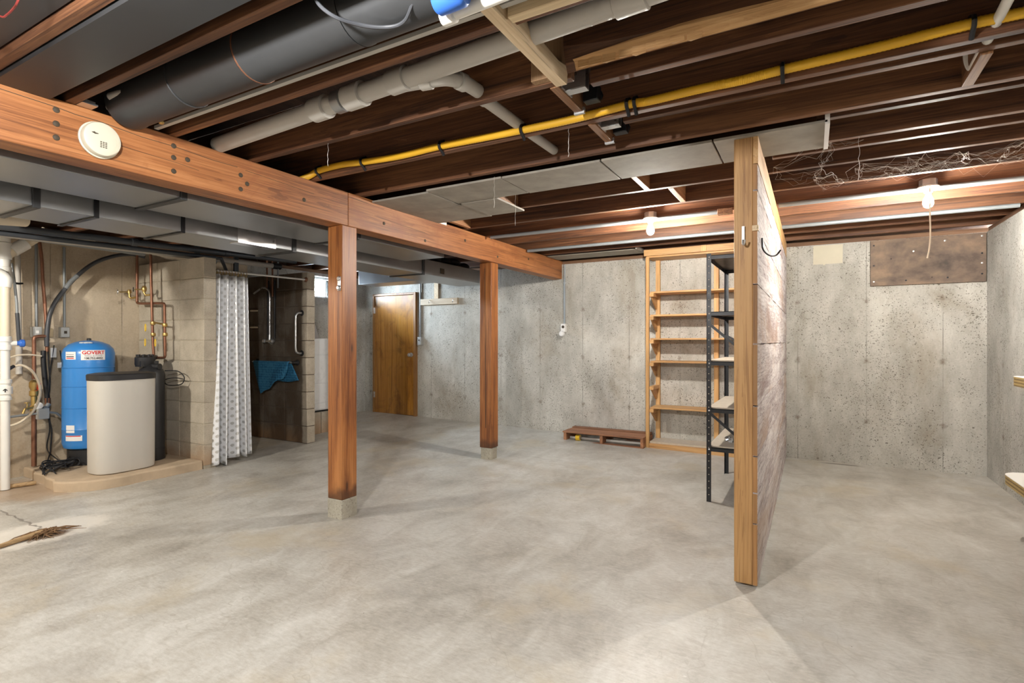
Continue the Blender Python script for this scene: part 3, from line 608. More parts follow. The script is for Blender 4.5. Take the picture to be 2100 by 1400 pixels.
for x in (-2.77, -2.38, -1.79, -1.28, -.735, -.70, -.102, .486):
    z = min(yp, key=lambda p: abs(p[0]-x))[2]
    q = MB(); q.tube([(x, 2.417, z+.035), (x, 2.40, z+.026), (x, 2.378, z+.016), (x, 2.371, z), (x, 2.378, z-.016), (x, 2.395, z-.026), (x, 2.417, z-.045)], .0085, 6)
    part('clip', q, M['black_metal'], yt)
# glossy black cable loop and red wire
m = MB(); m.tube(cat([(-1.42,1.22,2.50),(-1.36,1.16,2.33),(-1.305,1.18,2.262),(-1.254,1.25,2.252),(-1.191,1.296,2.250),(-1.13,1.307,2.252),(-1.08,1.29,2.275),(-1.0,1.25,2.35),(-.95,1.22,2.5)], 8), .006, 8)
solid('cable_loop', m, M['hose'], 'glossy black cable sagging below the round duct', 'cable')
m = MB(); m.tube(cat([(-2.30,.66,2.32),(-2.20,.674,2.255),(-2.159,.677,2.25),(-2.093,.673,2.25),(-2.038,.665,2.252),(-1.9,.66,2.32)], 6), .003, 6)
solid('red_wire', m, M['wire_red'], 'thin red wire drooping in the top left corner', 'wire')
# smoke detector
sd = thing('smoke_detector', 'round cream smoke detector on the timber beam', 'smoke detector', (-2.862, 1.218, 2.168))
q = MB(); q.lathe((-2.862,1.218,2.168), [(.080,0),(.082,.003),(.082,.010),(.079,.012)], 48, (1,0,0)); part('base_plate', q, M['cream'], sd)
q = MB(); q.lathe((-2.850,1.218,2.168), [(.076,0),(.076,.022),(.073,.028),(.066,.031),(.030,.032)], 48, (1,0,0)); part('cover', q, M['cream'], sd)
q = MB()
for i in range(4):
    for j in range(3): q.box(-2.819, -2.8172, 1.218-.012+.010*j, 1.218-.005+.010*j, 2.128+.0075*i, 2.132+.0075*i)
part('sounder_slots', q, M['dark_slot'], sd)
q = MB(); q.prism([(1.172,2.186),(1.186,2.181),(1.199,2.184),(1.199,2.187),(1.186,2.188),(1.186,2.192)], -2.819, -2.8172, 'x'); part('arrow_mark', q, M['dark_slot'], sd)
for r in (.045, .055):
    q = MB(); q.tube([(-2.818, 1.225+r*math.cos(a), 2.155+r*math.sin(a)) for a in [(-1.3+1.9*i/14) for i in range(15)]], .0008, 5); part('ring_groove', q, M['pvc_cream'], sd)
# small things on the beam top
m = MB(); m.lathe((-2.75,1.385,2.312), [(.010,0),(.014,.004),(.014,.012),(.011,.014),(.013,.02),(.013,.03),(.006,.036)], 14, (1,-.3,-.2)); solid('plastic_plug', m, M['paper'], 'small white plastic pipe plug above the beam', 'plug')
m = MB(); m.lathe((-2.75,1.43,2.308), [(.012,0),(.014,.008),(.011,.02),(.006,.024)], 14, (1,-.3,-.2)); solid('brass_plug', m, M['brass'], 'small brass plug above the beam beside the white one', 'plug')
m = MB(); m.box(-2.866,-2.80,1.13,1.19,2.299,2.307); m.box(-2.866,-2.80,1.135,1.18,2.307,2.316); solid('shim_plates', m, M['steel'], 'thin shiny metal shims under a joist on the beam', 'shim')
m = MB(); m.tube([(-2.86,1.26,2.335),(-2.74,1.27,2.335)], .016, 12); m.tube([(-2.80,1.24,2.365),(-2.70,1.25,2.365)], .018, 12); solid('stub_pipe', m, M['pvc_grey'], 'short grey stub pipes between joist and round duct, above the beam', 'pipe')

# ------------------------------------------------------------------ bulbs and conduits
def bulb(x, y, label, cord):
    t = thing('bulb_fixture', label, 'light bulb', (x, y, 2.16), 'bare bulb fixtures')
    q = MB(); q.lathe((x,y,2.29), [(.052,0),(.052,.045)], 8, (0,0,1)); part('junction_box', q, M['galv'], t, .003)
    q = MB(); q.lathe((x,y,2.288), [(.060,0),(.060,-.008),(.050,-.016),(.030,-.022),(.026,-.034),(.022,-.040)], 28, (0,0,1)); part('lamp_holder', q, M['pvc_white'], t)
    q = MB(); q.lathe((x,y,2.250), [(.014,0),(.014,-.018),(.022,-.036),(.030,-.060),(.031,-.074),(.024,-.094),(.010,-.104)], 20, (0,0,1)); part('bulb', q, M['bulb'], t, label='glowing bulb')
    if cord:
        q = MB(); q.tube(cat([(x,y-.055,2.27),(x,y-.06,2.1),(x+.002,y-.06,1.95),(x-.004,y-.06,1.86),(x-.014,y-.06,1.80)], 5), .0045, 8); part('pull_cord', q, M['pvc_cream'], t)
bulb(-1.19, 4.52, 'lit bare bulb left of the plank partition, above the shelves', False)
bulb(.685, 4.52, 'lit bare bulb with a white pull cord right of the partition', True)
def conduit(name, label, pts, r, mat='conduit', grp=None):
    q = MB(); q.tube(pts, r, 12); return solid(name, q, M[mat], label, 'conduit', grp)
conduit('ceiling_conduit', 'grey conduit joining the left bulb below the joists', [(-2.80,4.565,2.284),(-.66,4.565,2.284)], .0165, 'conduit', 'conduits under the joists')
m = MB(); m.box(-.66,-.55,4.54,4.595,2.262,2.305); solid('conduit_coupling', m, M['joist_y'], 'small orange wooden stop where the left conduit ends', 'block', bevel=.002)
conduit('ceiling_conduit', 'grey conduit joining the right bulb below the joists', [(-.22,4.565,2.284),(1.40,4.565,2.284)], .0165, 'conduit', 'conduits under the joists')
conduit('ceiling_conduit', 'grey conduit under the joists nearest the back wall', [(-2.84,5.44,2.282),(1.38,5.44,2.282)], .017, 'conduit', 'conduits under the joists')
# outlet on the back wall
ot = thing('wall_outlet', 'grey outlet box with white plug-in, below its conduit on the back wall', 'outlet', (-2.82, 6.43, 1.30))
q = MB(); q.tube([(-2.815,6.432,1.47),(-2.815,6.432,2.25)], .011, 10); part('conduit', q, M['conduit'], ot)
q = MB(); q.box(-2.855,-2.79,6.395,6.449,1.37,1.475); part('box', q, M['paper'], ot, .004)
q = MB(); q.lathe((-2.822,6.394,1.435), [(.019,0),(.019,.003),(.012,.004)], 16, (0,-1,0)); part('socket', q, M['dark_slot'], ot)
q = MB(); q.lathe((-2.832,6.39,1.345), [(.036,0),(.038,.012),(.030,.032),(.012,.036)], 20, (0,-1,0)); part('plug_in_unit', q, M['white'], ot)
q = MB(); q.box(-2.83,-2.80,6.43,6.449,2.0,2.02); part('pipe_strap', q, M['steel'], ot)
# conduit and switch by the door
ds = thing('door_switch', 'grey switch box and conduit on the wall beside the door', 'switch', (-5.2, 6.43, 1.18))
q = MB(); q.tube([(-5.205,6.432,1.31),(-5.205,6.432,2.25)], .012, 10); part('conduit', q, M['conduit'], ds)
q = MB(); q.box(-5.232,-5.165,6.395,6.449,1.19,1.31); part('box', q, M['box_grey'], ds, .004)
q = MB(); q.box(-5.206,-5.194,6.385,6.396,1.255,1.275); part('toggle', q, M['dark_slot'], ds)
hr = thing('hook_rail', 'pale wooden hook rail with an upright strip, right of the door', 'hook rail', (-4.84, 6.43, 1.79))
q = MB(); q.box(-5.185,-4.505,6.41,6.449,1.795,1.885); part('rail', q, M['hanger_wood'], hr, .003)
q = MB(); q.box(-4.94,-4.862,6.428,6.449,1.886,2.25); part('strip', q, M['brace'], hr, .002)
for x in (-5.0, -4.57):
    q = MB(); q.tube(cat([(x,6.41,1.865),(x,6.395,1.86),(x,6.39,1.835),(x+.004,6.375,1.815),(x+.008,6.365,1.84)], 5), .0035, 8); part('coat_hook', q, M['steel'], hr)
# plywood panel, pale patch
pn = thing('plywood_panel', 'dark stained plywood panel screwed to the back wall in the right corner', 'panel', (.96, 6.44, 1.80))
q = MB(); q.box(.512,1.402,6.425,6.449,1.798,2.25); part('sheet', q, M['plywood'], pn, .002)
for x, z in ((.54,2.20),(.54,2.0),(.54,1.84),(1.37,2.22),(1.37,2.06),(1.37,1.97),(1.37,1.87),(.8,1.84),(1.1,2.2),(.86,2.12),(1.12,1.85)):
    q = MB(); q.lathe((x,6.425,z), [(.008,0),(.008,.002),(.004,.003)], 10, (0,-1,0)); part('screw', q, M['steel' if random.random() < .5 else 'black_metal'], pn)
m = MB(); m.prism([(.012,2.05),(.10,2.05),(.11,2.035),(.125,2.05),(.276,2.05),(.278,2.245),(.014,2.247)], 6.446, 6.4495, 'y'); solid('pale_patch', m, M['patch'], 'pale square patch high on the back wall beside the partition', 'patch')

# ------------------------------------------------------------------ plank partition
pt = thing('plank_partition', 'partition of weathered grey-brown planks on a tan post', 'partition', (-.30, 4.6, 0))
q = MB(); q.box(-.349,-.2595,2.956,3.045,.012,2.292); part('post', q, M['post2'], pt, .005, label='tan square post')
q = MB(); q.box(-.349,-.2595,6.34,6.43,.012,2.292); part('post', q, M['post2'], pt, .005)
zs = [.015,.327,.482,.667,.92,1.232,1.533,1.812,2.005,2.14]
for i, (a, b) in enumerate(zip(zs[:-1], zs[1:])):
    q = MB(); g = 9; prof = []
    for k in range(41):
        y = 2.945 + (6.435-2.945)*k/40; w = .0025*math.sin(k*.9+i*2)
        prof.append([(-.2590, y, a+.002+w*.5), (-.2590, y, b-.002+w), (-.2375+random.uniform(-.0015,.0015), y, b-.003+w), (-.2370+random.uniform(-.002,.002), y, (a+b)/2), (-.2375+random.uniform(-.0015,.0015), y, a+.003+w*.5)])
    q.sheet([r+[r[0]] for r in prof]); L = len(q.v); q.f.append((0,1,2,3,4)); q.f.append((L-6,L-5,L-4,L-3,L-2))
    part('plank', q, M['plank'], pt)
    q = MB(); q.box(-.2588,-.2385,2.9435,2.946,a+.004,b-.004); part('plank_end', q, M['plank_end'], pt)
q = MB(); q.box(-.2590,-.236,2.955,6.43,2.143,2.292); part('top_cleat', q, M['pine_y'], pt, .002, label='pale board along the top')
q = MB(); q.box(-.262,-.232,2.93,2.953,1.80,1.828); part('wood_chip', q, M['brace'], pt, .003)
q = MB(); q.box(-.31,-.298,2.945,2.956,1.74,1.83); q.tube(cat([(-.304,2.944,1.76),(-.302,2.93,1.735),(-.296,2.915,1.735),(-.292,2.91,1.755)],5), .005, 8); part('hook', q, M['steel'], pt, label='small steel hook')
q = MB(); q.tube(cat([(-.232,3.16,1.80),(-.228,3.165,1.74),(-.20,3.20,1.71),(-.17,3.25,1.715),(-.15,3.28,1.745)],6), .0045, 8); part('coat_hook', q, M['black_metal'], pt, label='black wire coat hook')

# ------------------------------------------------------------------ black metal shelf unit
bs = thing('metal_shelf_unit', 'black slotted steel shelf unit standing behind the partition post', 'shelf unit', (-.54, 4.86, 0))
lx, ly = (-.713, -.372), (4.362, 5.362)
for x in lx:
    for y in ly:
        sx = 1 if x == lx[0] else -1; sy = 1 if y == ly[0] else -1
        q = MB(); q.box(min(x,x+sx*.034), max(x,x+sx*.034), min(y,y+sy*.0025), max(y,y+sy*.0025), .0, 1.925); q.box(min(x,x+sx*.0025), max(x,x+sx*.0025), min(y,y+sy*.034), max(y,y+sy*.034), 0, 1.925)
        lg = part('leg', q, M['black_metal'], bs)
        q = MB()
        for k in range(36):
            q.lathe((x+sx*.017, y-sy*.0006, .06+k*.052), [(.0038,0),(.0038,.0012)], 6, (0,-sy,0)); q.lathe((x-sx*.0006, y+sy*.017, .06+k*.052), [(.0038,0),(.0038,.0012)], 6, (-sx,0,0))
        part('slot_holes', q, M['particle'], lg, kind='stuff')
for z in (1.912, 1.475, 1.09, .725, .425):
    q = MB(); q.box(lx[0]+.003, lx[1]-.003, ly[0]+.003, ly[1]-.003, z-.004, z); q.box(lx[0]+.003, lx[1]-.003, ly[0]+.003, ly[0]+.006, z-.03, z); q.box(lx[0]+.003, lx[1]-.003, ly[1]-.006, ly[1]-.003, z-.03, z)
    q.box(lx[0]+.003, lx[0]+.006, ly[0]+.003, ly[1]-.003, z-.03, z); q.box(lx[1]-.006, lx[1]-.003, ly[0]+.003, ly[1]-.003, z-.03, z)
    sh = part('shelf', q, M['black_metal'], bs, label='black steel shelf')
    if z < 1.2:
        q = MB(); q.box(lx[0]+.006, lx[1]-.006, ly[0]+.03, ly[1]-.01, z+.0005, z+.010); part('board', q, M['particle'], sh, label='particle board liner')
    q = MB()
    for y in ly: q.lathe((lx[0]+.020, y-(.0005 if y == ly[0] else -.0005), z-.014), [(.0065,0),(.0065,.003),(.003,.005)], 10, (0,-1 if y == ly[0] else 1,0))
    part('bolt', q, M['steel'], bs)
for a, b in (((lx[0]+.015,ly[0]-.003,1.385),(lx[1]-.02,ly[0]-.003,1.12)), ((lx[0]+.015,ly[0]-.003,.70),(lx[1]-.02,ly[0]-.003,.44)), ((lx[0]+.015,ly[1]+.003,1.30),(lx[1]-.02,ly[1]+.003,1.12))):
    q = MB(); q.bar(a, b, .020, .003, (0,1,0)); part('corner_brace', q, M['black_metal'], bs)
m = MB(); m.tube(cat([(-.60,4.62,.448),(-.57,4.60,.462),(-.56,4.64,.452),(-.59,4.66,.466),(-.61,4.63,.460),(-.55,4.62,.450)],5), .009, 8); m.box(-.585,-.555,4.60,4.63,.4355,.468)
solid('hook_fitting', m, M['steel'], 'small crumpled silver fitting on the lowest black shelf', 'fitting')

# ------------------------------------------------------------------ wooden shelves on the back wall
ws = thing('wooden_shelves', 'tall built-in pine shelves against the back wall', 'shelves', (-1.0, 6.3, 0))
X0, X1 = -1.667, -.30
FZ = fz(-1.3, 6.2)
for x in (X0, X1-.038):
    q = MB(); q.box(x, x+.038, 6.118, 6.156, .0, 2.21); part('front_upright', q, M['pine_z'], ws, .003)
for x in (-1.625, -.967, -.345):
    q = MB(); q.box(x, x+.05, 6.405, 6.445, FZ, 2.21); part('back_upright', q, M['pine_z'], ws, .003)
q = MB(); q.box(X0-.02, X1, 6.112, 6.150, 2.225, 2.296); part('top_rail', q, M['pine_x'], ws, .003)
q = MB(); q.box(X0, X1, 6.150, 6.445, 2.208, 2.226); part('top_board', q, M['pine_x'], ws, .002)
for z in (1.818, 1.553, 1.283, 1.022, .492):
    d = 6.125 if z > .6 else 6.095
    q = MB(); q.box(-1.622, X1-.05, 6.15, 6.442, z-.019, z); part('shelf_board', q, M['pine_x'], ws, .002)
for z in (1.818, 1.553, 1.283, 1.022, .752, .492):
    q = MB(); q.box(-1.627, -1.578, 6.128, 6.40, z-.060, z-.020); c = part('cleat', q, M['pine_y'], ws, .002)
    q = MB(); q.prism([(6.16,z-.062),(6.40,z-.062),(6.40,z-.19),(6.37,z-.19)], -1.622, -1.603, 'x'); part('knee_bracket', q, M['pine_y'], c, .002)
q = MB(); q.box(-1.627, X1-.04, 6.15, 6.445, .075, .098); part('bottom_board', q, M['particle'], ws, .002, label='grey worn bottom board')
q = MB(); q.box(-1.628, X1-.04, 6.118, 6.149, .0, .078); part('bottom_rail', q, M['pine_x'], ws, .003)
q = MB(); q.box(-1.055,-1.0,6.105,6.112,2.23,2.296); part('splice_block', q, M['pine_z'], ws, .002)

# ------------------------------------------------------------------ pallet
pl_ = thing('wooden_pallet', 'low reddish wooden pallet on the floor beside the shelves', 'pallet', (-2.17, 6.2, .02))
f0 = .02
for x in (-2.655, -2.19, -1.705):
    q = MB(); q.box(x, x+.036, 6.03, 6.44, f0+.018, f0+.112); part('stringer', q, M['pallet_y'], pl_, .003)
for y, dz in ((6.022,0),(6.115,.001),(6.212,0),(6.325,.012)):
    q = MB(); q.box(-2.665, -1.668, y, y+.088, f0+.112+dz, f0+.131+dz); part('deck_board', q, M['pallet'], pl_, .003)
for y in (6.022, 6.34):
    q = MB(); q.box(-2.665, -1.668, y, y+.088, f0-.002, f0+.018); part('bottom_board', q, M['pallet'], pl_, .003)
q = MB(); q.box(-2.66, -1.69, 6.03, 6.05, f0+.09, f0+.112); 
m = MB(); m.cyl((-2.62,6.16,f0+.036), (-1.72,6.18,f0+.036), .016, 12); solid('white_pole', m, M['pvc_white'], 'white pole lying inside the pallet', 'pole')
tp = thing('tape_roll', 'yellow roll of tape tucked in the pallet opening', 'tape', (-2.47, 6.06, f0+.02))
q = MB(); q.lathe((-2.505,6.075,f0+.056), [(.022,0),(.036,0),(.036,.05),(.022,.05)], 20, (1,0,0)); part('tape', q, M['yellow_tag'], tp)
q = MB(); q.lathe((-2.506,6.075,f0+.056), [(.0215,0),(.0215,.052)], 16, (1,0,0)); part('core', q, M['particle'], tp)

# ------------------------------------------------------------------ shelf boards at the right edge
def edge_board(label, z, t, poly, n):
    s = thing('laminate_board', label, 'shelf', (1.25, 4.2, z-t), 'laminate boards on the right wall')
    q = MB(); q.prism(poly, z-.004, z, 'z'); part('laminate_top', q, M['laminate'], s)
    for k in range(n):
        h = (t-.004)/n; q = MB(); q.prism([(x+.001*(k%2), y-.001*(k%2)) for x, y in poly], z-.004-h*(k+1), z-.004-h*k, 'z'); part('ply_layer', q, M['ply_edge' if k % 2 == 0 else 'ply_edge_dark'], s)
    return s
edge_board('upper white-topped board with a plywood edge at the right wall', 1.028, .062, [(1.10,3.2),(1.405,3.2),(1.405,4.50),(1.13,4.50),(1.105,4.47)], 6)
pol = [(1.07,3.3),(1.405,3.3),(1.405,4.60)] + [(1.19+.12*math.cos(a)-.0, 4.48+.12*math.sin(a)) for a in [PI/2+PI/2*i/6 for i in range(7)]]
edge_board('lower white-topped board with a rounded corner at the right wall', .402, .060, pol, 5)
for z, y in ((.966,3.6),(.966,4.3),(.342,3.6),(.342,4.35)):
    m = MB(); m.box(1.36,1.408,y-.02,y+.02,z-.22,z); m.prism([(1.36,z-.005),(1.16,z-.005),(1.36,z-.19)], y-.012, y+.012, 'y')
    solid('wall_bracket', m, M['pine_z'], 'small wooden bracket holding the ' + ('upper' if z > .6 else 'lower') + ' white-topped board, ' + ('nearer' if y < 4 else 'farther'), 'bracket', 'brackets on the right wall')

# ------------------------------------------------------------------ left utility corner: pad, tanks
poly = [(-5.175,3.08),(-5.18,2.9),(-5.165,2.72),(-5.185,2.55),(-5.17,2.40),(-5.19,2.26),(-5.235,2.16),(-5.36,2.04),(-5.46,2.00),(-5.55,2.03),(-5.68,2.03),(-5.82,2.07),(-6.0,2.06),(-6.15,2.10),(-6.345,2.10),(-6.345,3.08)]
m = MB(); m.prism(poly, -.01, .088, 'z'); solid('concrete_pad', m, M['pad'], 'low rough concrete pad under the tanks', 'pad', bevel=.014)
PZ = .088
tk = thing('pressure_tank', 'blue steel pressure tank with a red and white sticker', 'tank', (-6.06, 2.50, PZ))
TX, TY, TR = -6.06, 2.50, .203
q = MB(); prof = [(.16,.235),(.19,.25),(TR,.29),(TR,.42),(TR+.003,.425),(TR,.43),(TR,.62),(TR+.004,.625),(TR,.63),(TR,.82),(TR+.004,.825),(TR,.83),(TR,.995),(TR+.004,1.0),(TR,1.005),(TR,1.13),(TR-.012,1.175),(TR-.045,1.215),(.10,1.242),(.04,1.255),(.001,1.258)]
q.lathe((TX,TY,0), prof, 48); part('shell', q, M['blue_tank'], tk)
q = MB(); q.lathe((TX,TY,0), [(.165,PZ+.002),(.165,.23),(.150,.245)], 36); part('stand', q, M['rubber'], tk)
q = MB(); q.lathe((TX,TY,1.255), [(.018,0),(.018,.018),(.010,.022)], 14); part('valve_cap', q, M['rubber'], tk)
for a, s in ((-.35,.03),(-.1,.035),(.12,.03)):
    q = MB(); q.sph((TX+.13*math.cos(a-.45), TY+.13*math.sin(a-.45), 1.232), s*.7, 10, 6, (1.3,1,.35)); part('sticker', q, M['paper'], tk)
def on_tank(a, z, r=TR+.002): return (TX+r*math.cos(a), TY+r*math.sin(a), z)
def tank_label(a0, a1, z0, z1, mat, name, lab=None, r=TR+.0015):
    q = MB(); n = 10; q.sheet([[on_tank(a0+(a1-a0)*i/n, z, r) for i in range(n+1)] for z in (z0, z1)]); q.sheet([[on_tank(a0+(a1-a0)*i/n, z, r-.001) for i in range(n+1)] for z in (z0, z1)])
    return part(name, q, M[mat], tk, label=lab)
CA = math.radians(-22)     # direction of the viewpoint from the tank
l1 = tank_label(CA-.30, CA+.62, 1.072, 1.165, 'paper', 'brand_label', 'white sticker with red and black lettering')
def text_on_tank(txt, size, ac, zc, mat, parent, bold=0):
    c = bpy.data.curves.new('lettering', 'FONT'); c.body = txt; c.size = size; c.align_x = 'CENTER'; c.align_y = 'CENTER'; c.offset = bold
    o = bpy.data.objects.new('lettering_tmp', c); COL.objects.link(o)
    bpy.context.view_layer.update(); me = bpy.data.meshes.new_from_object(o.evaluated_get(bpy.context.evaluated_depsgraph_get()))
    bpy.data.objects.remove(o); bpy.data.curves.remove(c)
    q = MB(); q.v = [on_tank(ac + v.co.x/TR, zc + v.co.y, TR+.0030) for v in me.vertices]; q.f = [tuple(p.vertices) for p in me.polygons]
    p = part('lettering', q, mat, parent, smooth=False); bpy.data.meshes.remove(me)
text_on_tank('GOVERT', .044, CA+.16, 1.140, M['red_ink'], l1, .0012)
text_on_tank('WELL & PUMP', .022, CA+.16, 1.112, M['grey_ink'], l1)
text_on_tank('608.752.4452', .026, CA+.16, 1.088, M['black_ink'], l1, .0006)
l2 = tank_label(CA-.98, CA-.50, 1.078, 1.150, 'paper', 'brand_label')
for z, mt in ((1.125,'grey_ink'),(1.105,'black_ink'),(1.09,'red_ink')):
    q = MB(); q.sheet([[on_tank(CA-.93+.36*i/6, zz, TR+.003) for i in range(7)] for zz in (z-.004, z+.004)]); part('print_line', q, M[mt], l2)
tank_label(CA-.95, CA-.55, .40, .47, 'paper', 'warning_label'); l3 = tank_label(CA-.98, CA-.25, .325, .375, 'paper', 'warning_label')
q = MB(); q.sheet([[on_tank(CA-.96+.66*i/6, zz, TR+.003) for i in range(7)] for zz in (.366, .374)]); part('print_line', q, M['red_ink'], l3)

def sup(cx, cy, hx, hy, n=3.2, k=40, rot=0):
    r = []
    for i in range(k):
        a, b = math.cos(2*PI*i/k), math.sin(2*PI*i/k); x = hx*math.copysign(abs(a)**(2/n), a); y = hy*math.copysign(abs(b)**(2/n), b)
        r.append((cx+x*math.cos(rot)-y*math.sin(rot), cy+x*math.sin(rot)+y*math.cos(rot)))
    return r
bt = thing('brine_tank', 'grey beige brine tank with a black lid on the pad', 'tank', (-5.45, 2.50, PZ))
def loft(rings): 
    q = MB(); k = len(rings[0]); q.sheet([r+[r[0]] for r in rings]); n = len(q.v)
    q.f.append(tuple(range(k))[::-1]); q.f.append(tuple(n-k-1+i for i in range(k))); return q
BC = (-5.455, 2.505)
rings = [[(x,y,z) for x, y in sup(*BC, hx, hy)] for hx, hy, z in ((.145,.225,PZ+.001),(.160,.240,PZ+.010),(.163,.243,PZ+.03),(.166,.247,.90),(.166,.247,.925))]
part('tank_body', loft(rings), M['brine'], bt)
rings = [[(x,y,z) for x, y in sup(*BC, hx, hy)] for hx, hy, z in ((.171,.252,.905),(.172,.253,.950),(.166,.247,.958),(.12,.20,.968),(.04,.08,.972))]
part('lid', loft(rings), M['black_lid'], bt)
rt = thing('resin_tank', 'black softener tank with a valve head behind the brine tank', 'tank', (-5.66, 2.85, PZ))
RX, RY = -5.665, 2.855
q = MB(); q.lathe((RX,RY,0), [(.112,PZ+.001),(.118,PZ+.01),(.118,.20),(.114,.205),(.114,.93),(.100,.97),(.06,1.0),(.04,1.02)], 36); part('tank_body', q, M['black_lid'], rt)
vh = MB(); vh.lathe((RX-.05,RY-.03,1.0), [(.075,0),(.085,.02),(.085,.09),(.06,.105),(.03,.115)], 18); vh.box(RX-.09,RX+.02,RY-.10,RY+.06,1.0,1.055)
for i in range(9): a = 2*PI*i/9; vh.cyl((RX-.05+.065*math.cos(a),RY-.03+.065*math.sin(a),1.09), (RX-.05+.065*math.cos(a),RY-.03+.065*math.sin(a),1.118), .011, 8)
vh.cyl((RX-.02,RY+.02,1.075), (RX-.15,RY+.12,1.085), .022, 12); vh.cyl((RX+.02,RY+.0,1.0), (RX+.10,RY+.03,1.0), .03, 12)
part('valve_head', vh, M['rubber'], rt)
m = MB(); m.tube(cat([(-5.60,2.95,.955),(-5.50,3.0,.955),(-5.42,3.01,.93),(-5.38,3.015,.885),(-5.41,3.01,.83),(-5.50,3.0,.812),(-5.60,2.97,.815),(-5.64,2.965,.86),(-5.52,3.0,.885),(-5.40,3.015,.875)],8), .005, 8)
solid('brine_tube', m, M['rubber'], 'thin black tube looping out behind the softener', 'tube')

# copper pipes by the block wall
cp = thing('copper_riser', 'bent copper riser with a spigot, left of the pair by the block wall', 'pipe', (-6.0, 2.98, 1.1), 'copper risers at the softener')
q = MB(); q.tube(cat([(-6.318,2.99,2.22),(-6.312,2.98,2.19),(-6.25,2.98,2.185),(-6.19,2.98,2.175),(-6.185,2.98,2.12),(-6.185,2.98,1.9),(-6.185,2.98,1.70),(-6.18,2.98,1.655),(-6.12,2.98,1.642),(-5.9,2.98,1.635),(-5.72,2.98,1.630),(-5.672,2.98,1.62),(-5.664,2.98,1.57),(-5.66,2.98,1.35),(-5.655,2.98,1.15),(-5.66,2.98,1.095),(-5.70,2.98,1.082),(-5.82,2.95,1.080)],5), .013, 12); part('pipe', q, M['copper'], cp)
q = MB(); q.tube([(-6.185,2.98,1.71),(-6.24,2.95,1.70),(-6.255,2.94,1.715),(-6.255,2.94,1.79)], .011, 10); q.lathe((-6.255,2.94,1.75), [(.018,0),(.02,.02),(.014,.04)], 12); q.cyl((-6.255,2.94,1.765),(-6.285,2.86,1.76), .006, 8); part('spigot', q, M['brass'], cp)
q = MB(); q.lathe((-6.287,2.85,1.76), [(.022,0),(.024,.004),(.022,.008)], 12, (-.3,-.9,0)); part('spigot_handle', q, M['steel'], cp)
cp2 = thing('copper_riser', 'straighter copper riser on the right of the pair, with yellow tags', 'pipe', (-5.84, 2.98, 1.1), 'copper risers at the softener')
q = MB(); q.tube(cat([(-6.05,2.99,2.235),(-5.99,2.98,2.225),(-5.90,2.96,2.205),(-5.878,2.955,2.17),(-5.872,2.955,2.10),(-5.858,2.955,1.77),(-5.832,2.955,1.30),(-5.815,2.955,1.10)],5), .013, 12); part('pipe', q, M['copper'], cp2)
q = MB(); q.tube([(-5.858,2.955,1.72),(-5.91,2.93,1.715),(-5.925,2.92,1.74),(-5.925,2.92,1.81)], .011, 10); q.lathe((-5.925,2.92,1.75), [(.016,0),(.024,.02),(.024,.04),(.014,.06)], 12); q.cyl((-5.925,2.92,1.775),(-5.965,2.85,1.77), .006, 8); part('spigot', q, M['brass'], cp2)
q = MB(); q.lathe((-5.967,2.845,1.77), [(.022,0),(.024,.004),(.022,.008)], 12, (-.4,-.9,0)); part('spigot_handle', q, M['black_metal'], cp2)
for x, z, par in ((-5.83,1.43,cp2),(-5.825,1.315,cp2),(-5.66,1.41,cp),(-5.655,1.315,cp)):
    q = MB(); q.lathe((x,2.955 if par is cp2 else 2.98,z-.02), [(.014,0),(.021,.005),(.024,.02),(.021,.035),(.014,.04)], 12); part('valve', q, M['brass'], par)
q = MB(); q.cyl((-5.83,2.955,1.44),(-5.665,2.98,1.415), .009, 10); part('bypass_pipe', q, M['brass'], cp2)
for x, y, z in ((-5.90,2.92,1.385),(-5.905,2.92,1.235),(-5.755,2.94,1.232)):
    q = MB(); q.tube([(x+.012*math.cos(a)*.9, y, z+.036*math.sin(a)) for a in [2*PI*i/16 for i in range(17)]], .0042, 6); part('tag', q, M['yellow_tag'], cp2, label='yellow plastic tag')
# left concrete wall services
def wall_conduit(y, x, label, zb, face):
    t = thing('wall_switch_box', label, 'switch box', (x, y, zb), 'grey boxes on the tan wall')
    q = MB(); q.tube([(x,y+.002,zb+.1),(x,y,2.16)], .0115, 10); part('conduit', q, M['conduit'], t)
    q = MB(); q.box(XL+.001, XL+.062, y-.034, y+.036, zb, zb+.098); part('box', q, M['box_grey'], t, .004)
    q = MB(); q.box(XL+.062, XL+.066, y-.010, y+.012, zb+.036, zb+.062); part(face, q, M['dark_slot' if face == 'socket' else 'paper'], t)
wall_conduit(2.19, -6.325, 'grey switch box with conduit left of the copper riser on the tan wall', 1.285, 'toggle')
wall_conduit(2.405, -6.325, 'grey outlet box with conduit right of the copper riser, above the blue tank', 1.285, 'socket')
m = MB(); m.box(XL+.001,XL+.05,2.28,2.315,1.29,1.37); solid('receptacle_box', m, M['insul'], 'cream receptacle between the two grey boxes', 'outlet', bevel=.003)
wr = thing('well_riser', 'dark copper well pipe running down the tan wall', 'pipe', (-6.27, 2.24, .5))
q = MB(); q.tube(cat([(-6.28,2.20,2.17),(-6.28,2.217,2.0),(-6.28,2.225,1.8),(-6.28,2.245,1.5),(-6.275,2.25,1.29),(-6.27,2.252,1.15)],5), .0135, 12); part('copper_length', q, M['copper'], wr)
q = MB(); q.tube(cat([(-6.27,2.225,1.16),(-6.27,2.225,1.05),(-6.27,2.235,.90),(-6.27,2.25,.75),(-6.27,2.255,.70)],5), .020, 12); part('hose_length', q, M['rubber'], wr)
q = MB(); q.tube([(-6.27,2.255,.715),(-6.27,2.258,.64)], .022, 14); q.lathe((-6.27,2.255,.70), [(.024,0),(.025,.012)], 14); part('fitting', q, M['copper'], wr)
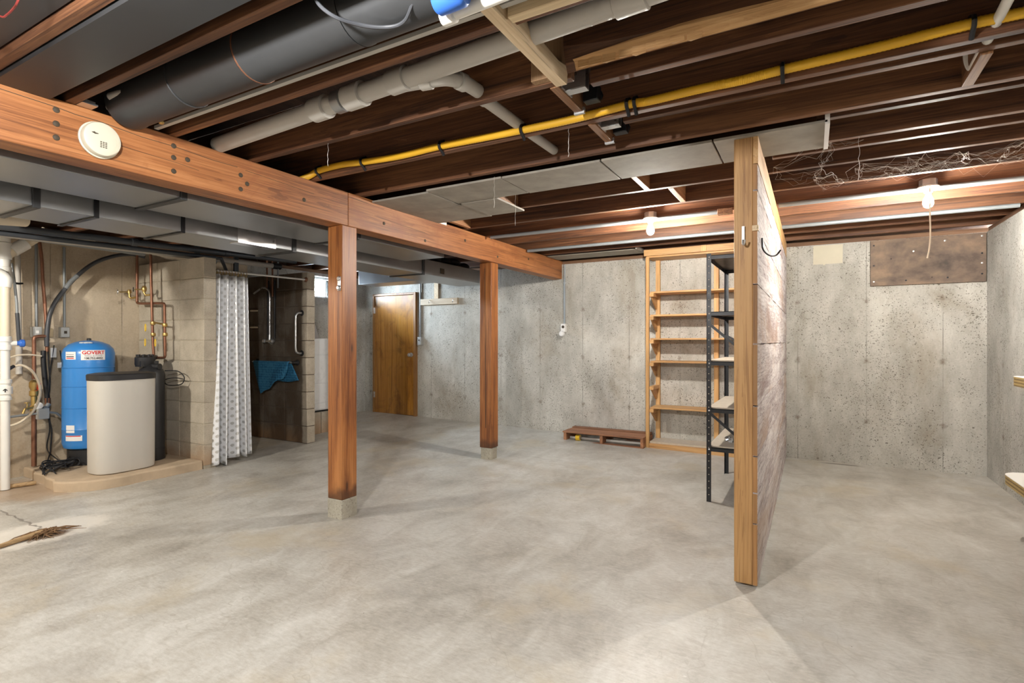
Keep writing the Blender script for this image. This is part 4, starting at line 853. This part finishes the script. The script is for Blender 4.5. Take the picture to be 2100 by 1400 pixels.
hs = thing('poly_hose', 'thick dark hose arching from the wall toward the block wall', 'hose', (-6.2, 2.7, 1.1))
q = MB(); q.tube(cat([(-6.25,2.243,1.20),(-6.25,2.244,1.32),(-6.25,2.262,1.48),(-6.25,2.30,1.60),(-6.25,2.36,1.71),(-6.245,2.46,1.86),(-6.24,2.61,2.02),(-6.235,2.78,2.115),(-6.23,2.93,2.158),(-6.22,3.0,2.158),(-6.20,3.065,2.145)],6), .019, 12); part('hose', q, M['hose'], hs)
q = MB(); q.tube(cat([(-6.247,2.385,1.755),(-6.245,2.43,1.825),(-6.244,2.48,1.885)],4), .0205, 12); part('torn_wrap', q, M['conduit'], hs, label='torn silver wrap')
# white drain stack at the left edge
st = thing('drain_stack', 'white plastic drain stack at the left edge', 'pipe', (-5.88, 1.83, 0))
SX, SY = -5.90, 1.838
q = MB(); q.cyl((SX,SY,.005),(SX,SY,.79), .031, 18); part('pipe', q, M['pvc_white'], st)
q = MB(); q.cyl((SX,SY,.86),(SX,SY,1.24), .031, 18); part('pipe', q, M['pvc_white'], st)
q = MB(); q.cyl((SX,SY,1.24),(SX,SY,1.80), .033, 18); part('pipe', q, M['pvc_cream'], st, label='cream coloured pipe length')
q = MB(); q.lathe((SX,SY,.75), [(.032,0),(.042,.004),(.042,.03),(.036,.034),(.036,.05),(.047,.055),(.047,.115),(.036,.12),(.036,.14),(.044,.144),(.044,.175),(.032,.18)], 24); ck = part('check_valve', q, M['pvc_white'], st)
q = MB(); x = SX+.047; q.prism([(-.004,-.014),(.004,-.014),(.004,.004),(.014,-.002),(.014,.006),(0,.018),(-.014,.006),(-.014,-.002),(-.004,.004)], 0, .0015, 'x')
dirv = Vector((.955,-.297,0)); tv = Vector((.297,.955,0)); q.v = [tuple(Vector((SX,SY,.835)) + dirv*(.0470+p[0]) + tv*p[1] + Vector((0,0,p[2]))) for p in q.v]; part('flow_arrow', q, M['black_ink'], ck)
q = MB(); q.lathe((SX,SY,1.17), [(.033,0),(.041,.004),(.041,.04),(.036,.044),(.036,.07),(.041,.074),(.041,.115),(.033,.12)], 24); q.cyl((SX,SY,1.23),(SX+.01,SY+.07,1.23), .022, 14); vv = part('ball_valve', q, M['pvc_white'], st)
q = MB(); q.lathe((SX+.012,SY+.068,1.23), [(.020,0),(.020,.02),(.032,.022),(.034,.05),(.026,.055)], 8, (.15,1,0)); part('valve_handle', q, M['blue_plastic'], vv, .004, label='blue valve handle')
q = MB(); q.tube(cat([(SX,SY,1.70),(SX,SY,1.78),(SX-.01,SY-.05,1.82),(SX-.02,SY-.12,1.83)],6), .041, 16); part('elbow', q, M['pvc_white'], st)
ds2 = thing('drain_stack', 'upper white drain stack with a slanted wye branch at the left edge', 'pipe', (-6.05, 1.88, 1.75))
q = MB(); q.cyl((-6.05,1.875,1.70),(-6.05,1.875,2.2), .046, 18); q.lathe((-6.05,1.875,1.95), [(.048,0),(.054,.004),(.054,.14),(.048,.145)], 22); q.lathe((-6.05,1.875,1.80), [(.048,0),(.053,.004),(.053,.08),(.048,.085)], 22); part('pipe', q, M['pvc_white'], ds2)
q = MB(); q.cyl((-6.05,1.90,2.0),(-6.03,2.16,2.24), .043, 18); part('slanted_branch', q, M['pvc_cream'], ds2)
q = MB(); q.cyl((-6.045,1.93,2.03),(-6.04,2.02,2.11), .052, 18); part('branch_hub', q, M['pvc_white'], ds2)
m = MB(); m.tube(cat([(-4.86,.62,2.52),(-4.87,.66,2.25),(-4.90,.74,2.09),(-5.0,.97,2.075),(-5.1,1.2,2.10),(-5.35,1.78,2.19)],5), .052, 20); solid('cream_drain', m, M['pvc_cream'], 'cream plastic drain pipe slanting under the duct at the left edge', 'pipe')
bp2 = thing('supply_tube', 'thin grey-blue supply tube strapped beside the white drain stack', 'tube', (-6.2, 2.0, .9))
q = MB(); q.tube(cat([(-6.2,1.972,1.94),(-6.2,1.985,1.85),(-6.2,1.995,1.75),(-6.2,2.008,1.6),(-6.2,2.012,1.5)],5), .011, 10); part('upper_tube', q, M['conduit'], bp2)
q = MB(); q.tube(cat([(-6.2,2.012,1.5),(-6.2,2.02,1.35),(-6.2,2.025,1.25)],5), .015, 10); part('lower_tube', q, M['hose'], bp2)
q = MB(); q.tube([(-6.2,1.985,1.765),(-6.215,2.03,1.765),(-6.23,2.06,1.77)], .009, 8); part('strap', q, M['black_metal'], bp2)
m = MB(); m.tube([(-6.29,2.045,2.03),(-6.29,2.055,1.25)], .021, 12); m.tube([(-6.29,2.055,1.20),(-6.29,2.055,.95)], .024, 12); solid('grey_wall_pipe', m, M['pvc_grey'], 'grey vertical pipe on the tan wall beside the supply tube', 'pipe')
# low copper branch with gauge box, spigot
lo = thing('pump_manifold', 'copper well manifold with pressure switch and brass spigot low on the tan wall', 'plumbing', (-6.24, 2.16, PZ))
q = MB(); q.tube([(-6.24,2.145,.10),(-6.24,2.145,.62)], .0195, 14); q.tube(cat([(-6.24,2.145,.9),(-6.24,2.145,1.2),(-6.24,2.146,1.27),(-6.24,2.165,1.29),(-6.25,2.24,1.295)],5), .0155, 12); part('pipe', q, M['copper'], lo)
q = MB(); q.lathe((-6.24,2.145,.60), [(.022,0),(.03,.01),(.03,.05),(.022,.06),(.022,.14),(.034,.15),(.034,.19),(.024,.2),(.036,.23),(.036,.27),(.02,.29)], 16); part('check_valve', q, M['brass'], lo)
q = MB(); q.box(-6.245,-6.19,2.165,2.18,.80,.86); part('red_lever', q, M['red_ink'], lo, .003)
q = MB(); q.lathe((-6.20,2.165,.655), [(.03,0),(.032,.004),(.032,.018),(.028,.02)], 18, (.95,-.3,0)); part('gauge', q, M['paper'], lo, label='round white pressure gauge')
q = MB(); q.box(-6.25,-6.165,2.15,2.235,.53,.63); part('pressure_switch', q, M['box_grey'], lo, .006, label='grey pressure switch box')
q = MB(); q.tube([(-6.2,1.93,.575),(-6.2,2.16,.585)], .011, 10); q.tube([(-6.2,2.23,.59),(-6.2,2.30,.57),(-6.2,2.36,.5)], .011, 10); part('cable_sleeve', q, M['conduit'], lo)
q = MB(); q.tube([(-6.2,2.14,.64),(-6.16,2.07,.645),(-6.15,2.05,.64),(-6.15,2.035,.60)], .010, 10); q.cyl((-6.16,2.07,.645),(-6.16,2.07,.69), .006, 8); q.lathe((-6.16,2.07,.69), [(.02,0),(.022,.004),(.02,.008)], 10); part('spigot', q, M['brass'], lo)
q = MB(); q.tube(cat([(-6.24,2.255,.66),(-6.23,2.23,.63),(-6.22,2.2,.625)],4), .02, 12); part('cross_fitting', q, M['conduit'], lo)
m = MB(); m.tube(cat([(-6.0,1.62,.95),(-6.05,1.86,.98),(-6.09,1.95,1.02),(-6.1,2.01,1.035),(-6.1,2.08,.985),(-6.1,2.128,.88),(-6.1,2.14,.78),(-6.1,2.115,.67),(-6.1,2.06,.58),(-6.1,1.96,.515),(-6.1,1.80,.505),(-6.05,1.6,.52)],7), .0105, 10)
solid('clear_hose', m, M['pvc_cream'], 'translucent cream hose looping in front of the white stack', 'hose')
m = MB(); m.tube(cat([(-6.06,1.70,.945),(-6.06,1.87,.985),(-6.09,1.955,1.03)],5), .0135, 10); solid('hose_sleeve', m, M['rubber'], 'black sleeve on the cream hose at the left edge', 'hose')
m = MB(); m.tube(cat([(-6.15,1.75,1.02),(-6.2,1.9,1.07),(-6.21,2.0,1.115),(-6.22,2.1,1.125),(-6.24,2.2,1.11)],6), .008, 8); solid('tan_tube', m, M['pvc_cream'], 'thin tan tube behind the blue valve handle', 'tube')
for k, (x, y, z, r) in enumerate(((-6.16,2.335,1.02,.2),(-6.24,2.29,1.14,-.1))):
    q = MB(); q.box(x, x+.002, y-.045 if k == 0 else y-.022, y+.045 if k == 0 else y+.022, z-.022 if k == 0 else z-.045, z+.028 if k == 0 else z+.045)
    solid('paper_tag', q, M['paper'], ('white paper tag hanging beside the blue tank, lower one', 'white paper tag hanging under the cream receptacle')[k], 'tag', 'paper tags by the tank')
# black cord tangle on the pad
def cord(seed, start, col=8):
    R = random.Random(seed); pts = [start]; x, y, z = start
    for i in range(5): x += R.uniform(-.015,.03); y += R.uniform(-.03,.035); z = start[2] - (start[2]-.22)*(i+1)/5; pts.append((x,y,z))
    for i in range(9):
        a = R.uniform(0,2*PI); pts.append((-5.93+.13*math.cos(a), 2.22+.12*math.sin(a), .105+.07*R.random()))
    pts.append((-5.80+.1*R.random(), 2.03+.1*R.random(), .10)); q = MB(); q.tube(cat(pts, 7), .0055, 7); return q
for s in range(4):
    solid('power_cord', cord(s+3, (-6.27+.03*s, 2.26+.035*s, 1.26-.05*s)), M['rubber'], 'black power cord trailing down the tan wall into the tangle on the pad', 'cord', 'tangled black cords by the blue tank')
# overhead pipes above the block wall
ap = thing('black_drain', 'thick black plastic drain pipe hung above the block walls', 'pipe', (-5.3, 3.2, 2.1))
q = MB(); q.tube([(-5.47,-1.2,2.055),(-5.42,1.3,2.115),(-5.38,3.42,2.172)], .029, 16); q.tube([(-5.38,3.44,2.172),(-5.36,4.30,2.195)], .026, 16); part('pipe', q, M['black_pipe'], ap)
for y in (2.55, 3.42): q = MB(); q.lathe((-5.395 if y < 3 else -5.38,y,2.149 if y < 3 else 2.172), [(.031,0),(.035,.003),(.035,.05),(.031,.053)], 18, (0,1,.02)); part('coupling', q, M['black_pipe'], ap)
ap2 = thing('black_drain', 'second black drain pipe, just below and behind the thick one', 'pipe', (-5.42, 3.2, 2.06))
q = MB(); q.tube([(-5.52,-1.2,2.025),(-5.47,1.3,2.075),(-5.43,3.36,2.118)], .022, 14); part('pipe', q, M['black_pipe'], ap2)
q = MB(); q.tube([(-5.43,3.36,2.118),(-5.43,3.42,2.12),(-5.50,3.50,2.06),(-5.62,3.60,2.02)], .018, 12); part('elbow', q, M['black_pipe'], ap2)
gp = thing('grey_drain', 'grey plastic pipe with straps above the shower', 'pipe', (-5.75, 3.3, 2.1))
q = MB(); q.tube([(-5.79,-1.2,2.075),(-5.75,1.3,2.115),(-5.72,4.25,2.165)], .030, 16); part('pipe', q, M['pvc_grey'], gp)
for y in (1.45, 3.5): q = MB(); q.lathe((-5.74,y,2.13), [(.031,0),(.036,.003),(.036,.05),(.031,.053)], 18, (0,1,.02)); part('coupling', q, M['conduit'], gp)
q = MB(); q.lathe((-5.72,4.25,2.165), [(.033,0),(.038,.003),(.038,.11),(.033,.115)], 18, (0,1,.02)); part('rubber_coupling', q, M['rubber'], gp)
for y in (3.31, 3.75): q = MB(); q.box(-5.725,-5.70,y,y+.05,2.02,2.30); part('strap', q, M['galv_dark'], gp)
m = MB(); m.tube([(-5.98,-1.2,2.175),(-5.98,1.2,2.165),(-5.98,2.95,2.148)], .028, 14); solid('grey_conduit', m, M['conduit'], 'long grey conduit along the top of the tan wall', 'conduit')
m = MB(); m.tube([(-6.1,2.35,2.235),(-6.1,2.56,2.232)], .030, 12); solid('wrapped_joint', m, M['insul'], 'cream tape wrapped pipe joint under the duct', 'pipe wrap')
for i, (dy, lab) in enumerate(((0,'copper pipe rising above the shower, left of three'), (.09,'copper pipe rising above the shower, middle of three'), (.18,'dark pipe rising above the shower, right of three'))):
    x = -5.92+dy*1.15; q = MB(); q.tube([(x,4.325,1.90-.1*(i==1)),(x,4.325,2.34)], .011, 10); solid('shower_riser', q, M['copper' if i < 2 else 'conduit'], lab, 'pipe', 'pipes rising above the shower')

# ------------------------------------------------------------------ shower
cr = thing('curtain_rod', 'thin metal curtain rod across the shower opening', 'rod', (-5.25, 3.8, 1.96))
q = MB(); q.cyl((-5.25,3.206,1.962),(-5.25,4.358,1.980), .0105, 12); part('rod', q, M['pvc_white'], cr)
for y, s in ((3.206,1),(4.359,-1)): q = MB(); q.lathe((-5.25,y,1.962 if s > 0 else 1.98), [(.03,0),(.03,.006),(.016,.02),(.011,.022)], 18, (0,s,0)); part('flange', q, M['copper' if s < 0 else 'steel'], cr)
cu = thing('shower_curtain', 'white shower curtain with silver dots bunched beside the block wall', 'curtain', (-5.2, 3.4, .02))
N, R_ = 96, 40
pathT, pathB = [], []
for i in range(N+1):
    t = i/N; ph = t*PI*2*4.0; pathT.append((-5.235+.045*math.sin(ph), 3.235+.36*t)); pathB.append((-5.20+.075*math.sin(ph+.25)+.03*(1-t), 3.150+.455*t+.02*math.sin(ph*.5)))
grid = []; uvs = []
for r in range(R_+1):
    f = r/R_; z = 1.925*(1-f) + (.030+.012*math.sin(2.0))*f; g = f**1.2; row = []; ur = []; L = 0; pv = None
    for i in range(N+1):
        x = pathT[i][0]*(1-g)+pathB[i][0]*g; y = pathT[i][1]*(1-g)+pathB[i][1]*g; zz = z + (.02*f*math.sin(i*.13)) + (-.02*f if i < 40 else .018*f)
        b = pathT[i]; 
        if pv is not None: L += math.hypot(b[0]-pv[0], b[1]-pv[1])
        pv = b; row.append((x,y,zz)); ur.append((L/.075, z/.0375))
    grid.append(row); uvs.append(ur)
q = MB(); q.sheet(grid); o = part('sheet', q, M['curtain'], cu)
uvl = o.data.uv_layers.new(name='UVMap'); flat = [c for r in uvs for c in r]
for lp in o.data.loops: uvl.data[lp.index].uv = flat[lp.vertex_index]
sm = o.modifiers.new('thickness', 'SOLIDIFY'); sm.thickness = .0008
for i in range(11):
    t = (i+.5)/11; q = MB(); y = 3.235+.36*t; q.tube([(-5.25+.022*math.cos(a), y+.003*math.sin(a), 1.948+.026*math.sin(a)) for a in [2*PI*k/14 for k in range(15)]], .0025, 6); part('ring', q, M['brass'], cu, label='brass curtain ring')
sh = thing('shower_fixture', 'steel shower pipe with a curved head and mixer valve on the stained block wall', 'shower', (-5.87, 4.33, 1.2))
q = MB(); q.tube(cat([(-5.872,4.325,1.30),(-5.872,4.325,1.6),(-5.872,4.325,1.80),(-5.878,4.32,1.87),(-5.915,4.30,1.908),(-5.96,4.28,1.905),(-6.0,4.26,1.88),(-6.06,4.24,1.84)],6), .0105, 12); part('riser', q, M['steel'], sh)
q = MB(); q.lathe((-5.872,4.355,1.25), [(.045,0),(.045,.006),(.028,.02),(.026,.04)], 18, (0,-1,0)); q.cyl((-5.93,4.315,1.25),(-5.81,4.315,1.25), .017, 12); q.cyl((-5.872,4.32,1.23),(-5.872,4.325,1.33), .016, 12); part('mixer_body', q, M['steel'], sh)
for x in (-5.945, -5.80):
    q = MB(); q.lathe((x,4.33,1.25), [(.02,0),(.026,.01),(.028,.03),(.018,.045)], 8, (0,-1,0)); part('tap_handle', q, M['steel'], sh)
for x, lab in ((-5.925, 'black vertical pipe left of the shower riser'), (-5.80, 'black vertical pipe right of the shower riser')):
    q = MB(); q.tube([(x,4.343,1.28),(x,4.343,2.0)], .013, 10); solid('shower_supply', q, M['rubber'], lab, 'pipe', 'black pipes behind the shower riser')
gb = thing('grab_bar', 'curved steel grab bar on the stained block wall', 'grab bar', (-5.33, 4.33, 1.1))
q = MB(); q.tube(cat([(-5.325,4.358,1.585),(-5.325,4.315,1.585),(-5.325,4.280,1.565),(-5.325,4.270,1.52),(-5.325,4.270,1.35),(-5.325,4.270,1.18),(-5.325,4.280,1.125),(-5.325,4.315,1.105),(-5.325,4.358,1.105)],6), .0135, 12); part('bar', q, M['steel'], gb)
for z in (1.585, 1.105): q = MB(); q.lathe((-5.325,4.359,z), [(.035,0),(.035,.005),(.016,.012)], 16, (0,-1,0)); part('flange', q, M['rubber'], gb)
tb = thing('towel_bar', 'chrome towel bar on the stained block wall', 'towel bar', (-5.8, 4.31, .95))
q = MB(); q.cyl((-6.16,4.295,.992),(-5.40,4.295,.992), .0115, 12); part('bar', q, M['steel'], tb)
for x in (-6.16, -5.40): q = MB(); q.lathe((x,4.359,.992), [(.036,0),(.036,.008),(.018,.02),(.016,.075)], 18, (0,-1,0)); part('flange', q, M['rubber'], tb)
# towel
def towel():
    q = MB(); g = []
    for i in range(33):
        t = i/32; x = -6.12 + .66*t; r = []
        zf = .60 + .26*max(0, t-.04) + .012*math.sin(t*13) + (.05*max(0, (t-.85)/.15)**1.5); zb = .79-.02*t + .02*math.sin(t*7)
        for k in range(11): f = k/10; r.append((x + .15*f*(1-t)**1.0 - .02*f*t, 4.276-.006-.014*(math.sin(f*3+t*9)+.6)*f*(.4+t), .992-(.992-zf)*f))
        r = r[::-1] + [(x, 4.287, 1.006), (x, 4.303, 1.006)]
        for k in range(9): f = k/8; r.append((x+.12*f*t+.02*f, 4.314+.004*math.sin(t*8+f*2)*f, .992-(.992-zb)*f))
        g.append(r)
    q.sheet(g); return q
tw = solid('towel', towel(), M['towel'], 'blue knitted towel draped over the chrome bar in the shower', 'towel')
sm = tw.modifiers.new('thickness', 'SOLIDIFY'); sm.thickness = .006
for z, lab in ((1.635,'upper pale soap ledge beside the shower curtain'), (1.425,'lower pale soap ledge beside the shower curtain')):
    q = MB(); q.lathe((-6.20,4.358,z-.01), [(.055,0),(.06,.006),(.06,.016),(.045,.022)], 20, (0,0,1)); q.v = [(x,min(y,4.357),zz) for x,y,zz in q.v]; solid('soap_ledge', q, M['pvc_cream'], lab, 'soap dish', 'soap ledges in the shower')

# ------------------------------------------------------------------ dryer on blocks
dy = thing('dryer', 'white clothes dryer raised on concrete blocks under the window', 'dryer', (-5.95, 4.9, .34))
q = MB(); q.box(-6.22,-5.62,4.56,5.22,.345,1.285); part('cabinet', q, M['white'], dy, .008)
for a, b in ((1.077,1.283),(.70,1.068),(.445,.692),(.36,.437)):
    q = MB(); q.box(-5.621,-5.612,4.565,5.215,a,b); part('front_panel', q, M['white'], dy, .004)
q = MB(); q.prism([(-6.22,1.286),(-6.02,1.286),(-6.09,1.47),(-6.22,1.47)], 4.56, 5.22, 'y'); cs = part('console', q, M['white'], dy, .006)
for y in (4.75, 5.12): q = MB(); q.lathe((-6.06,y,1.40), [(.028,0),(.026,.02),(.012,.022)], 18, (.93,0,.35)); part('knob', q, M['steel'], cs)
q = MB(); q.box(-6.2,-5.65,4.58,5.20,.325,.347); part('base', q, M['black_metal'], dy)
for i, (a, b) in enumerate(((4.56,4.885),(4.895,5.22))):
    q = MB(); q.box(-6.2,-5.60,a,b,fz(-5.8,4.9)-.02,.322); solid('support_block', q, M['block'], ('concrete block under the dryer, nearer the shower', 'concrete block under the dryer, farther from the shower')[i], 'block', 'blocks under the dryer', bevel=.006)

# ------------------------------------------------------------------ small things on the floor
m = MB(); m.tube(cat([(-6.05,1.55,.02),(-5.98,1.70,.022),(-5.92,1.85,.021),(-5.86,2.03,.024)],6), [.018]*18+[.014], 10); solid('wooden_stick', m, M['stick'], 'bare wooden stick lying before the concrete pad', 'stick')
rs = thing('frayed_root', 'brown stick with a frayed root-like end on the pale floor patch', 'root', (-4.3, 1.45, 0))
q = MB(); q.tube(cat([(-4.24,1.20,.012),(-4.26,1.30,.014),(-4.29,1.42,.018),(-4.30,1.52,.022)],6), [.010+.0005*i for i in range(19)], 10); part('stick', q, M['stick'], rs)
q = MB(); R = random.Random(4)
for i in range(70):
    a = R.uniform(-PI,PI); l = R.uniform(.06,.19); x0, y0 = -4.30+R.uniform(-.03,.03), 1.53+R.uniform(-.06,.06)
    q.tube([(x0,y0,.018+R.random()*.018), (x0+l*.5*math.cos(a)*.6,y0+l*.5*math.sin(a),.012+R.random()*.02), (x0+l*math.cos(a+.4)*.6,y0+l*math.sin(a+.4),.005)], [.0045,.003,.0012], 5)
part('frayed_fibres', q, M['root'], rs, kind='stuff')
# cobwebs
def web(seed, c, spread, n, label):
    R = random.Random(seed); q = MB(); nodes = []
    for i in range(max(10, n//4)):
        k = R.gauss(0, .45); up = R.random() < .35
        nodes.append(Vector((c[0]+k*spread[0], c[1]+R.uniform(-1,1)*spread[1], JB+.004 if up else c[2]+R.gauss(0,.5)*spread[2])))
    for _ in range(n):
        a = R.choice(nodes); near = sorted(nodes, key=lambda p: (p-a).length)[1:7]; b = R.choice(near) if R.random() < .85 else R.choice(nodes)
        d = (b-a).length; pts = [a.lerp(b, k/5) + Vector((R.gauss(0,.05)*d, R.gauss(0,.05)*d, R.gauss(0,.05)*d - .10*d*math.sin(PI*k/5)))*(0 if k in (0,5) else 1) for k in range(6)]
        q.tube(pts, R.uniform(.0002,.00045), 3, False)
    return solid('cobweb', q, M['web'], label, 'cobweb', 'cobwebs under the joists', kind='stuff')
web(1, (.50,3.97,2.285), (.45,.17,.03), 190, 'wide dusty cobweb beside the right bulb')
web(2, (.07,3.6,2.25), (.16,.30,.06), 55, 'thin cobweb strands near the top of the plank partition')
web(3, (.98,3.95,2.29), (.30,.14,.03), 45, 'small cobweb far right of the right bulb')
R = random.Random(9)
for i, (x, y, z, l, lab) in enumerate(((-1.77,2.93,2.30,.20,'dusty thread hanging in front of the duct board, longer left one'),(-1.82,3.3,2.28,.22,'dusty thread hanging below the duct board corner'),(-2.25,2.01,2.30,.12,'dusty thread hanging before the yellow tubing'),(.21,3.25,2.29,.22,'thin thread hanging right of the partition'),(-1.05,2.45,2.30,.14,'dusty thread hanging under the yellow tubing joist'))):
    pts = [(x+R.uniform(-.004,.004), y, z-l*k/10) for k in range(11)]; q = MB(); q.tube(pts, [.0005+.0013*R.random()*(k>3) for k in range(11)], 5); solid('dust_thread', q, M['web'], lab, 'cobweb', 'hanging dust threads', kind='stuff')
